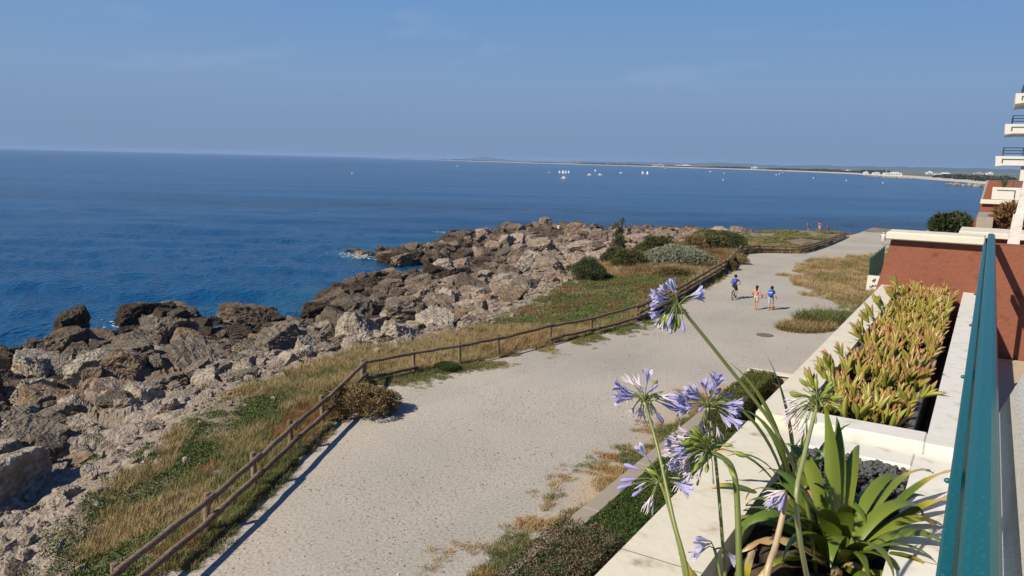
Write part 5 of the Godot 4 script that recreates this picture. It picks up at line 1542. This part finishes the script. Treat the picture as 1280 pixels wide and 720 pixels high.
func build_people() -> void:
	# walking pair and cyclist head away along the path, about -z and a little to +x
	var face := deg_to_rad(-2.0)
	var w := thing("person", "person in an orange top and pale patterned shorts walking away, hair tied back", "person", Vector3(-11.91, 0.0, -48.89), face)
	part("body", figure(1.52, Color(0.5, 0.25, 0.17), Color(0.42, 0.36, 0.3), 0.55, {"r_elbow": Vector3(0.32, 1.15, 0.06), "r_hand": Vector3(0.36, 0.95, -0.1), "l_elbow": Vector3(-0.33, 1.16, 0.08), "l_hand": Vector3(-0.24, 1.02, -0.16), "l_knee": Vector3(-0.09, 0.5, -0.12), "l_foot": Vector3(-0.08, 0.08, -0.08), "r_knee": Vector3(0.09, 0.48, 0.02), "r_foot": Vector3(0.09, 0.12, 0.24), "sleeve": false}, 0.02), mats.plain, w)
	hair(w, Vector3(0, 1.46, 0.01), 0.098, 0.3, Color(0.018, 0.012, 0.01))
	var bag := MB.new(); bag.box(Vector3(0.33, 0.86, -0.02), Vector3(0.06, 0.26, 0.2), 0.02, Basis(Vector3.FORWARD, 0.3), Color(0.5, 0.12, 0.08))
	part("bag", bag.mesh(false), mats.plain, w)
	var k := thing("person", "person in grey shorts with a big blue backpack walking away", "person", Vector3(-11.1, 0.0, -49.3), face)
	part("body", figure(1.5, Color(0.05, 0.13, 0.4), Color(0.36, 0.38, 0.42), 0.95, {"lean": Vector3(0, 0, -0.06), "l_elbow": Vector3(-0.34, 1.12, 0.08), "l_hand": Vector3(-0.4, 0.9, 0.0), "r_elbow": Vector3(0.31, 1.1, 0.04), "r_hand": Vector3(0.35, 0.88, -0.1), "l_knee": Vector3(-0.1, 0.47, -0.02), "l_foot": Vector3(-0.1, 0.1, 0.18), "r_knee": Vector3(0.1, 0.5, -0.13), "r_foot": Vector3(0.1, 0.08, -0.1)}, 0.02), mats.plain, k)
	hair(k, Vector3(0, 1.44, -0.045), 0.108, 0.0, Color(0.02, 0.013, 0.01))
	backpack(k, Vector3(0, 1.12, 0.17), 0.95, Color(0.03, 0.12, 0.48), Color(0.6, 0.66, 0.75), 0.1)
	var c := thing("person", "person with a blue backpack and dark shorts riding the bicycle", "person", Vector3(-14.15, 0.0, -51.9), deg_to_rad(6))
	part("body", figure(1.58, Color(0.05, 0.09, 0.22), Color(0.025, 0.025, 0.03), 0.9, {"hip": 0.98, "lean": Vector3(0, -0.05, -0.2), "l_elbow": Vector3(-0.36, 1.22, -0.24), "l_hand": Vector3(-0.3, 1.12, -0.5), "r_elbow": Vector3(0.36, 1.22, -0.24), "r_hand": Vector3(0.3, 1.12, -0.5), "l_knee": Vector3(-0.12, 0.86, -0.36), "l_foot": Vector3(-0.12, 0.5, -0.18), "r_knee": Vector3(0.12, 0.66, -0.3), "r_foot": Vector3(0.12, 0.22, -0.1), "shoe": Color(0.03, 0.03, 0.03)}, 0.02), mats.plain, c)
	hair(c, Vector3(0, 1.56, -0.18), 0.105, 0.0, Color(0.015, 0.012, 0.012))
	backpack(c, Vector3(0, 1.24, 0.08), 0.85, Color(0.03, 0.09, 0.42), Color(0.1, 0.2, 0.5), -0.32)
	bicycle(Vector3(-14.15, 0.0, -51.9), deg_to_rad(6))
	var man_y := ground_y(-11.83, -115.15)
	var d := thing("person", "person in a white shirt and pale cap strolling at the path's far end", "person", Vector3(-11.83, man_y, -115.15), 0.1)
	part("body", figure(1.66, Color(0.75, 0.75, 0.77), Color(0.55, 0.5, 0.47), 0.9, {}, 0.035), mats.plain, d)
	var cap := MB.new(); cap.ell(Vector3(0, 1.63, 0), Vector3(0.105, 0.08, 0.11), Basis.IDENTITY, Color(0.7, 0.68, 0.65), 10, 6); cap.box(Vector3(0, 1.61, -0.13), Vector3(0.13, 0.015, 0.09), 0, Basis.IDENTITY, Color(0.7, 0.68, 0.65))
	part("cap", cap.mesh(), mats.plain, d)
	var bg := MB.new(); bg.box(Vector3(0.33, 0.72, -0.04), Vector3(0.1, 0.3, 0.26), 0.03, Basis.IDENTITY, Color(0.05, 0.06, 0.08))
	part("bag", bg.mesh(false), mats.plain, d)
	# people far off on the dune and the rocks
	var far := [[-24.3, -129.8, 1.6, Color(0.08, 0.06, 0.06), Color(0.1, 0.08, 0.08), "leftmost small dark figure standing on the far dune"], [-23.1, -132.6, 1.7, Color(0.55, 0.06, 0.04), Color(0.5, 0.3, 0.25), "small figure in red standing on the far dune"], [-22.0, -134.0, 1.55, Color(0.05, 0.05, 0.07), Color(0.06, 0.06, 0.08), "small dark figure right of the red one on the far dune"], [-68.5, -127.5, 1.6, Color(0.75, 0.75, 0.75), Color(0.6, 0.6, 0.62), "figure in white at the far edge of the rocks"]]
	for e in far:
		var y := ground_y(e[0], e[1])
		var p := thing("person", e[5], "person", Vector3(e[0], y, e[1]), 0.3)
		part("body", figure(e[2], e[3], e[4], 0.9, {"sleeve": false}, 0.045), mats.plain, p)
		hair(p, Vector3(0, e[2] * 0.955, 0), 0.1, 0, Color(0.03, 0.02, 0.015))
	var sx := -54.6; var sz := -77.4
	var q := thing("person", "person in dark blue sitting on the rocks by the pool", "person", Vector3(sx, ground_y(sx, sz) + 0.5, sz), -0.8)
	part("body", figure(1.7, Color(0.03, 0.04, 0.14), Color(0.03, 0.03, 0.05), 0.9, {"hip": 0.12, "lean": Vector3(0, 0, -0.1), "l_elbow": Vector3(-0.28, 0.4, -0.12), "l_hand": Vector3(-0.16, 0.45, -0.34), "r_elbow": Vector3(0.28, 0.4, -0.12), "r_hand": Vector3(0.16, 0.45, -0.34), "l_knee": Vector3(-0.12, 0.44, -0.4), "l_foot": Vector3(-0.12, 0.06, -0.5), "r_knee": Vector3(0.12, 0.44, -0.4), "r_foot": Vector3(0.12, 0.06, -0.5)}, 0.035), mats.plain, q)
	hair(q, Vector3(0, 0.84, -0.1), 0.1, 0.0, Color(0.03, 0.02, 0.015))

func bicycle(at: Vector3, turn: float) -> void:
	var t := thing("bicycle", "mountain bicycle ridden away along the path", "bicycle", at, turn)
	for z in [0.52, -0.52]:
		var o := MB.new(); var pts := []; var rs := []
		for k in 25:
			var a := TAU * k / 24.0
			pts.append(Vector3(0, 0.33 + 0.305 * cos(a), z + 0.305 * sin(a))); rs.append(0.024)
		o.tube(pts, rs, 7, Color(0.015, 0.015, 0.015), false)
		var wh := part("wheel", o.mesh(), mats.plain, t)
		var rm := MB.new()
		pts = []; rs = []
		for k in 25:
			var a := TAU * k / 24.0
			pts.append(Vector3(0, 0.33 + 0.275 * cos(a), z + 0.275 * sin(a))); rs.append(0.011)
		rm.tube(pts, rs, 6, Color.WHITE, false)
		for k in 14:
			var a := TAU * k / 14.0
			rm.tube([Vector3(0.02 if k % 2 else -0.02, 0.33, z), Vector3(0, 0.33 + 0.27 * cos(a), z + 0.27 * sin(a))], [0.002, 0.002], 4)
		rm.tube([Vector3(-0.05, 0.33, z), Vector3(0.05, 0.33, z)], [0.025, 0.025], 8)
		part("rim", rm.mesh(), mats.metal, wh)
	var f := MB.new()
	var bb := Vector3(0, 0.31, 0.1); var seat := Vector3(0, 0.78, 0.22); var head := Vector3(0, 0.82, -0.36); var head2 := Vector3(0, 0.68, -0.4)
	var gc := Color(0.3, 0.31, 0.33)
	for e in [[bb, seat], [seat.lerp(bb, 0.1), head], [bb, head2], [head2, head]]: f.tube([e[0], e[1]], [0.02, 0.02], 8, gc)
	for s in [-1, 1]:
		f.tube([bb + Vector3(s * 0.03, 0, 0), Vector3(s * 0.06, 0.33, 0.52)], [0.011, 0.01], 6, gc)
		f.tube([seat.lerp(bb, 0.12) + Vector3(s * 0.02, 0, 0), Vector3(s * 0.06, 0.33, 0.52)], [0.01, 0.009], 6, gc)
		f.tube([head2 + Vector3(s * 0.05, 0, 0), Vector3(s * 0.055, 0.33, -0.52)], [0.018, 0.013], 6, gc)
	part("frame", f.mesh(), mats.gloss, t)
	var hb := MB.new()
	hb.tube([head, head + Vector3(0, 0.1, -0.02)], [0.018, 0.018], 8, gc)
	hb.tube([Vector3(-0.32, 0.97, -0.36), Vector3(-0.1, 0.93, -0.4), Vector3(0.1, 0.93, -0.4), Vector3(0.32, 0.97, -0.36)], [0.014, 0.013, 0.013, 0.014], 7, Color(0.03, 0.03, 0.03))
	part("handlebar", hb.mesh(), mats.gloss, t)
	var sd := MB.new()
	sd.tube([seat, seat + Vector3(0, 0.1, 0.02)], [0.014, 0.014], 7, gc)
	sd.ell(seat + Vector3(0, 0.12, 0.02), Vector3(0.075, 0.03, 0.13), Basis.IDENTITY, Color(0.02, 0.02, 0.02))
	part("saddle", sd.mesh(), mats.plain, t)
	var pd := MB.new()
	pd.tube([bb + Vector3(0.06, 0, 0), bb + Vector3(0.08, -0.15, -0.06), bb + Vector3(0.16, -0.15, -0.06)], [0.012, 0.012, 0.02], 6, Color(0.05, 0.05, 0.05))
	pd.tube([bb + Vector3(-0.06, 0, 0), bb + Vector3(-0.08, 0.15, 0.06), bb + Vector3(-0.16, 0.15, 0.06)], [0.012, 0.012, 0.02], 6, Color(0.05, 0.05, 0.05))
	pd.tube([bb + Vector3(0.045, 0, 0), bb + Vector3(0.055, 0, 0)], [0.09, 0.09], 14, Color(0.1, 0.1, 0.1))
	part("crank", pd.mesh(), mats.plain, t)

# ------------------------------------------------------------------ far shore and boats
func build_far() -> void:
	var beach := [Vector2(-5200, -5900), Vector2(-3333, -4501), Vector2(-1820, -3383), Vector2(-1386, -3171), Vector2(-989, -2775), Vector2(-755, -2680), Vector2(-465, -2293), Vector2(-293, -1986), Vector2(-189, -1675), Vector2(-95, -1340), Vector2(-34, -1103), Vector2(3, -934), Vector2(60, -700), Vector2(150, -520)]
	var pts := []
	for k in beach.size() - 1:
		for s in 8: pts.append(beach[k].lerp(beach[k + 1], s / 8.0))
	var ns := noise(55, 0.006, 3)
	var sand := MB.new(); var land := MB.new()
	for k in pts.size():
		var d: Vector2 = (pts[min(k + 1, pts.size() - 1)] - pts[max(k - 1, 0)]).normalized()
		var n := Vector2(-d.y, d.x)
		if n.y > 0: n = -n
		var wob := ns.get_noise_1d(k * 40.0) * 12.0
		for e in [[-4.0 + wob * 0.3, -5.3], [14.0 + wob, -4.2], [45.0 + wob, -2.6]]:
			var q: Vector2 = pts[k] + n * e[0]
			sand.p(Vector3(q.x, e[1], q.y), Color(0.5, 0.43, 0.33) * (1.0 + 0.2 * ns.get_noise_1d(k * 130.0)))
		for e in [[44.0 + wob, -2.7], [160.0, -1.8], [600.0, -1.5], [4500.0, 0.0]]:
			var q: Vector2 = pts[k] + Vector2(n.x * 0.5 + 0.2, n.y * 0.5 - 0.5).normalized() * e[0]
			if e[0] < 50: q = pts[k] + n * e[0]
			land.p(Vector3(q.x, e[1], q.y), Color(0.09, 0.1, 0.05).lerp(Color(0.2, 0.18, 0.1), 0.5 + ns.get_noise_2d(q.x, q.y)))
	for k in pts.size() - 1:
		for j in 2: sand.q(k * 3 + j, k * 3 + 3 + j, k * 3 + 4 + j, k * 3 + 1 + j)
		for j in 3: land.q(k * 4 + j, k * 4 + 4 + j, k * 4 + 5 + j, k * 4 + 1 + j)
	setting("beach", sand.mesh(), mats.plain)
	setting("far_land", land.mesh(), mats.plain)
	# hills
	var hn := noise(56, 0.0006, 4)
	var hm := MB.new()
	var ridge := [Vector2(-5600, -10500), Vector2(-4200, -8300), Vector2(-2600, -7800), Vector2(-1300, -7000), Vector2(-300, -6200), Vector2(600, -5400), Vector2(1800, -4600)]
	var np := 120
	for k in np + 1:
		var u := float(k) / np * (ridge.size() - 1)
		var a: Vector2 = ridge[min(int(u), ridge.size() - 2)].lerp(ridge[min(int(u) + 1, ridge.size() - 1)], u - min(int(u), ridge.size() - 2))
		var h: float = 26.0 + 18.0 * hn.get_noise_2d(a.x, a.y) + 10.0 * hn.get_noise_2d(a.x * 6, a.y * 6)
		if u < 1.2: h = 16.0 + 10 * hn.get_noise_2d(a.x * 4, a.y)
		for e in [[0.0, -6.0], [250.0, 0.5], [700.0, 1.0], [1500.0, 0.0]]:
			hm.p(Vector3(a.x, e[1] * h if e[0] > 0 else -6.0, a.y - e[0]), Color(0.07, 0.085, 0.05))
	for k in np:
		for j in 3: hm.q(k * 4 + j, k * 4 + 4 + j, k * 4 + 5 + j, k * 4 + 1 + j)
	setting("hills", hm.mesh(), mats.plain)
	var cm := MB.new()      # one distant cape on the horizon
	var cc := Vector2(-6900, -10300)
	for j in 9:
		for i in 17:
			var x: float = (i - 8) * 130.0; var z: float = (j - 4) * 130.0
			var k: float = max(0.0, 1.0 - Vector2(x / 1000.0, z / 560.0).length())
			cm.p(Vector3(cc.x + x, -6.0 + 72.0 * pow(k, 1.2) * (0.8 + 0.4 * hn.get_noise_2d(x * 3, z * 3)), cc.y + z + x * 0.6), Color(0.08, 0.085, 0.06))
	for j in 8:
		for i in 16: cm.q(j * 17 + i, (j + 1) * 17 + i, (j + 1) * 17 + i + 1, j * 17 + i + 1)
	setting("cape", cm.mesh(), mats.plain)
	# far wood behind the beach
	var r := RandomNumberGenerator.new(); r.seed = 66
	var tree := leafy_mesh(67, [[Vector3(0, 0.45, 0), Vector3(0.6, 0.5, 0.6)], [Vector3(0.4, 0.35, 0.1), Vector3(0.4, 0.35, 0.4)], [Vector3(-0.4, 0.35, 0), Vector3(0.4, 0.35, 0.4)]], 150, 0.5, 0.2, 1.0)
	var xf := []; var cl := []
	for k in 2600:
		var u := pow(r.randf(), 0.8) * (pts.size() - 18)
		var i := int(u)
		var a: Vector2 = pts[i].lerp(pts[i + 1], u - i)
		var dens := ns.get_noise_1d(u * 30.0 + 50)
		if dens < -0.18: continue
		a += Vector2(0.25, -1).normalized() * (60.0 + r.randf() * 160.0)
		var s := r.randf_range(2.6, 5.2) * (0.7 + dens)
		xf.append(Transform3D(Basis.IDENTITY.scaled(Vector3(s * 1.6, s, s * 1.6)), Vector3(a.x, -3.0, a.y)))
		var g := r.randf_range(0.7, 1.2)
		cl.append(Color(0.05 * g, 0.065 * g, 0.03 * g))
	stuff("far_wood", tree, mats.leafy, xf, cl, "dark line of distant trees behind the far beach", "wood")
	# breakwaters of tumbled blocks
	var ico := icosphere(2)
	var blk := rock_mesh(931, 2, ico)
	for e in [[Vector2(-187, -1489), Vector2(-98, -1257), "long dark breakwater lying along the far beach"], [Vector2(-36, -866), Vector2(8, -800), "stone breakwater nearest the red building"]]:
		var t := thing("breakwater", e[2], "breakwater", Vector3(e[0].x, SEA, e[0].y))
		t.remove_meta("category"); t.remove_meta("label")
		t.set_meta("kind", "structure")
		var m := MB.new()
		var L2: Vector2 = e[1] - e[0]
		for k in 90:
			var a: Vector2 = L2 * r.randf() + Vector2(r.randfn() * 2.2, r.randfn() * 2.2)
			var s := r.randf_range(0.9, 1.9)
			m.ell(Vector3(a.x, r.randf_range(-0.3, 1.3) * (1.0 - minf(1.0, absf(r.randfn()) * 0.3)), a.y), Vector3(s * 1.3, s * 0.8, s), Basis.from_euler(Vector3(r.randf(), r.randf() * 6, r.randf())), Color(0.2, 0.18, 0.15) * r.randf_range(0.7, 1.6), 6, 4)
		part("rock_pile", m.mesh(false), mats.plain, t).set_meta("kind", "stuff")
	# buildings along the far beach: x, z, width, height, colour, label
	var white := Color(0.7, 0.7, 0.7); var tan := Color(0.42, 0.34, 0.26)
	var bl := [[-164, -1640, 32, 6.0, white, "long low white building at the head of the far breakwater"], [-82, -1700, 30, 7.0, white, "white stepped pavilion on the far beach left of the red walls"], [-212, -1807, 13, 4.5, white, "small white hut left of the long white building"], [-238, -1850, 9, 5.0, white, "tiny white cabin farthest left of the beach pavilions"], [-1169, -3320, 66, 9.0, white, "long white warehouse on the distant shore"], [-1185, -3060, 46, 10.0, tan, "tan block left of the distant warehouse"], [-732, -2830, 22, 8.0, white, "lone white house on the distant shore"], [-357, -2380, 20, 6.0, white, "white house right of the distant tree line"], [-437, -2430, 14, 6.0, tan, "tan house in the distant trees"], [-134, -2150, 14, 8.0, white, "white house between the two beach pavilions"], [-34, -2350, 22, 9.0, tan, "tan house behind the white pavilion"], [-10, -2500, 16, 9.0, white, "white house nearest the red building's edge"]]
	for e in bl:
		var t := thing("far_building", e[5], "building", Vector3(e[0], -3.4, e[1]), deg_to_rad(20), "buildings along the far shore")
		var m := MB.new(); m.box(Vector3(0, e[3] * 0.4, 0), Vector3(e[2], e[3] * 0.8, 10), 0, Basis.IDENTITY, e[4])
		part("wall", m.mesh(false), mats.plain, t)
		m = MB.new(); m.box(Vector3(0, e[3] * 0.83, 0), Vector3(e[2] + 1.2, e[3] * 0.06, 11), 0, Basis.IDENTITY, e[4] * 0.9)
		m.box(Vector3(e[2] * 0.12, e[3] * 0.98, 0), Vector3(e[2] * 0.4, e[3] * 0.24, 7), 0, Basis.IDENTITY, e[4])
		part("roof", m.mesh(false), mats.plain, t)
		var n := int(e[2] / 5)
		for k in n:
			m = MB.new(); m.box(Vector3((k - (n - 1) * 0.5) * 4.6, e[3] * 0.4, 5.02), Vector3(2.6, e[3] * 0.35, 0.12), 0, Basis.IDENTITY, Color(0.06, 0.07, 0.09))
			part("window", m.mesh(false), mats.gloss, t)
	# mast by the beach building
	var mm := MB.new(); mm.tube([Vector3(0, 0, 0), Vector3(0, 12, 0)], [0.5, 0.35], 6, Color(0.6, 0.6, 0.6))
	solo("mast", mm.mesh(), mats.plain, "thin pale mast beside the long white building", "mast").position = Vector3(-176, -3.4, -1650)
	# dinghies with white sails
	var sb := [[-448, -832, 1.0, "leftmost white sail of the group of four"], [-438, -822, 1.25, "second white sail from the left in the group of four"], [-438, -829, 1.2, "third white sail in the group of four"], [-447, -854, 1.0, "rightmost small white sail of the group of four"], [-519, -1079, 1.1, "single white sail between the two sailing groups"], [-401, -980, 1.2, "left white sail of the right-hand pair"], [-385, -957, 1.35, "large right-hand white sail of the pair"]]
	for e in sb:
		var t := thing("sailing_dinghy", e[3], "boat", Vector3(e[0], SEA, e[1]), r.randf_range(-0.4, 0.4), "dinghies sailing in the bay")
		var s: float = e[2] * 0.52
		var h := MB.new()
		h.prism([Vector3(-2.2, 0.6, 0.7) * s, Vector3(1.6, 0.6, 0.7) * s, Vector3(2.6, 0.7, 0) * s, Vector3(1.6, 0.6, -0.7) * s, Vector3(-2.2, 0.6, -0.7) * s], Vector3(0, -0.75, 0), Color(0.7, 0.7, 0.7))
		part("hull", h.mesh(false), mats.plain, t)
		var sl := MB.new()
		sl.prism([Vector3(0.6, 0.9, 0) * s, Vector3(0.55, 6.0, 0.1) * s, Vector3(-0.7, 4.6, 0.35) * s, Vector3(-2.1, 1.0, 0.4) * s], Vector3(0, 0, 0.06), Color(0.82, 0.82, 0.82))
		part("sail", sl.mesh(false), mats.petal, t)
		var j := MB.new(); j.prism([Vector3(0.75, 0.9, 0) * s, Vector3(2.3, 0.9, 0) * s, Vector3(0.7, 4.4, 0) * s], Vector3(0, 0, 0.05), Color(0.8, 0.8, 0.8))
		part("jib", j.mesh(false), mats.petal, t)
		var ma := MB.new(); ma.tube([Vector3(0.65, 0.4, 0) * s, Vector3(0.6, 6.2, 0) * s], [0.06, 0.04], 5, Color(0.5, 0.5, 0.5))
		part("mast", ma.mesh(), mats.plain, t)
	var mb := [[-364, -743, "small motor boat left of the single sail"], [-361, -763, "small dark boat under the single sail"], [-416, -942, "small white boat between the sail groups"], [-301, -567, "small pale boat below the four sails"], [-464, -1474, "distant white boat near the far beach"], [-761, -2020, "tiny white boat before the distant warehouse"]]
	for e in mb:
		var t := thing("motor_boat", e[2], "boat", Vector3(e[0], SEA, e[1]), 0.5, "small boats in the bay")
		var h := MB.new(); h.prism([Vector3(-2.4, 0.8, 0.9), Vector3(1.2, 0.9, 0.9), Vector3(3.0, 1.1, 0), Vector3(1.2, 0.9, -0.9), Vector3(-2.4, 0.8, -0.9)], Vector3(0, -1.0, 0), Color(0.6, 0.6, 0.6))
		part("hull", h.mesh(false), mats.plain, t)
		h = MB.new(); h.box(Vector3(-0.2, 1.3, 0), Vector3(1.6, 0.9, 1.3), 0.1, Basis.IDENTITY, Color(0.72, 0.72, 0.72))
		part("cabin", h.mesh(false), mats.plain, t)
	var by := [[-446, -471], [-449, -808], [-216, -726], [-290, -1256], [-317, -1394], [-370, -1656], [-191, -1024], [-136, -913], [-91, -835], [-844, -1169], [-376, -1267]]
	var bm := MB.new(); bm.tube([Vector3(0, -0.3, 0), Vector3(0, 0.3, 0), Vector3(0, 0.8, 0), Vector3(0, 1.2, 0), Vector3(0, 1.6, 0)], [0.5, 0.75, 0.65, 0.2, 0.1], 8, Color(0.75, 0.72, 0.65))
	var bmesh := bm.mesh()
	var bl2 := ["pale buoy alone in open water at far left", "pale buoy just left of the four sails", "nearest pale buoy below the right-hand pair of sails", "first of three pale buoys in a row before the far beach", "second of three pale buoys in a row before the far beach", "third and farthest of three pale buoys before the far beach", "pale buoy right of the three in a row", "pale buoy left of the long far breakwater", "rightmost pale buoy, below the long far breakwater", "farthest pale buoy left of all the sails", "pale buoy between the sail pair and the three in a row"]
	for bi in by.size():
		var e: Array = by[bi]
		var o := solo("buoy", bmesh, mats.plain, bl2[bi], "buoy", "buoys dotted over the bay")
		o.position = Vector3(e[0], SEA, e[1])
		var s: float = clampf(Vector2(e[0], e[1]).length() / 1100.0, 0.7, 1.3)
		o.scale = Vector3.ONE * s
	# foam where the swell breaks on the reefs
	var fm := MB.new()
	for e in [[-73.5, -79.5, 2.0], [-76.5, -81.0, 2.2], [-88, -118, 2.0], [-58.5, -36.0, 1.3], [-57.0, -34.5, 1.0]]:
		for k in 60:
			var a := Vector2(e[0] + r.randfn() * e[2], e[1] + r.randfn() * e[2] * 0.35)
			if field(dS, a.x, a.y) < 0.2: continue
			var s := r.randf_range(0.02, 0.07)
			fm.ell(Vector3(a.x, SEA + 0.1, a.y), Vector3(s * 4.0, 0.02, s), Basis(Vector3.UP, 0.5 + r.randfn() * 0.4), Color(0.6, 0.64, 0.67), 7, 3)
	var fo := setting("sea_foam", fm.mesh(), mats.plain, "stuff")
	tag(fo, "thin white foam breaking on the outer rocks", "foam")
	# manhole cover in the path
	var mc := MB.new(); mc.tube([Vector3(0, -0.02, 0), Vector3(0, 0.03, 0), Vector3(0, 0.036, 0)], [0.45, 0.45, 0.42], 20, Color(0.13, 0.11, 0.09))
	var mo := thing("manhole_cover", "round dark manhole cover set in the sandy path", "manhole cover", Vector3(-9.55, 0.0, -41.6))
	part("frame", mc.mesh(false), mats.plain, mo)
	var lid := MB.new()
	for k in 7: lid.box(Vector3((k - 3) * 0.1, 0.04, 0), Vector3(0.05, 0.012, 0.7 - absf(k - 3) * 0.1), 0, Basis.IDENTITY, Color(0.2, 0.17, 0.14))
	part("tread", lid.mesh(false), mats.plain, mo)

func make_sky() -> PanoramaSkyMaterial:
	# clear morning sky: dull at the horizon, bluer above, darker overhead, out of view, to keep shadows deep, a few faint wisps of cirrus
	var g := grad([[0.0, Color(0.475, 0.572, 0.70)], [0.02, Color(0.485, 0.588, 0.72)], [0.06, Color(0.505, 0.622, 0.762)], [0.14, Color(0.415, 0.588, 0.795)], [0.3, Color(0.30, 0.47, 0.715)], [0.55, Color(0.18, 0.34, 0.59)], [1.0, Color(0.11, 0.24, 0.47)]])
	var w := 1024; var h := 512
	var im := Image.create(w, h, false, Image.FORMAT_RGB8)
	var n := noise(91, 1.0, 5)
	for y in h:
		var el := PI * 0.5 - PI * (y + 0.5) / h
		for x in w:
			var c := Color(0.45, 0.53, 0.62)
			if el >= 0:
				c = g.sample(el / (PI * 0.5))
				var az := TAU * (x + 0.5) / w
				var d := Vector3(cos(az) * cos(el), sin(el), sin(az) * cos(el))
				var k := n.get_noise_3d(d.x * 4.0, d.y * 26.0, d.z * 4.0) - 0.24
				var band := n.get_noise_3d(d.x * 1.1 + 7.3, d.y * 4.0, d.z * 1.1)
				if k > 0 and band > 0.05: c = c.lerp(Color(0.72, 0.78, 0.86), clampf(k * 1.2, 0, 0.13) * smoothstep(0.05, 0.25, band) * smoothstep(0.05, 0.12, el))
			im.set_pixel(x, y, c)
	var m := PanoramaSkyMaterial.new()
	m.panorama = ImageTexture.create_from_image(im)
	return m

func _ready() -> void:
	rng.seed = 7
	# ---- camera, sky, sun
	var cam := Camera3D.new()
	cam.position = CAM
	cam.rotation_degrees = Vector3(-9.46, 31.6, 1.34)
	cam.fov = rad_to_deg(2.0 * atan(360.0 / 960.0))
	cam.near = 0.05; cam.far = 40000.0
	add_child(cam)
	var env := Environment.new()
	env.background_mode = Environment.BG_SKY
	var sm := make_sky()
	var sky := Sky.new(); sky.sky_material = sm
	env.sky = sky
	env.tonemap_mode = Environment.TONE_MAPPER_LINEAR
	env.tonemap_exposure = 1.3
	env.background_energy_multiplier = 0.77
	env.fog_enabled = true; env.fog_density = 0.00009; env.fog_light_color = Color(0.58, 0.7, 0.86)
	env.sdfgi_enabled = true; env.ssao_enabled = true; env.ssil_enabled = true
	var we := WorldEnvironment.new(); we.environment = env
	add_child(we)
	var sun := DirectionalLight3D.new()
	sun.light_energy = 1.6; sun.light_color = Color(1.0, 0.95, 0.87); sun.light_angular_distance = 0.5; sun.shadow_enabled = true
	var az := deg_to_rad(25.0); var el := deg_to_rad(39.0)
	sun.basis = Basis.looking_at(Vector3(sin(az) * cos(el), -sin(el), -cos(az) * cos(el)))
	add_child(sun)
	make_materials()
	print("materials ", Time.get_ticks_msec())
	build_terrain()
	print("terrain ", Time.get_ticks_msec())
	build_sea()
	print("sea ", Time.get_ticks_msec())
	build_rocks()
	print("rocks ", Time.get_ticks_msec())
	build_rubble()
	build_fences()
	build_plants()
	print("plants ", Time.get_ticks_msec())
	build_building()
	build_planters()
	build_gardens()
	build_agapanthus()
	build_people()
	print("people ", Time.get_ticks_msec())
	build_far()
	print("far ", Time.get_ticks_msec())
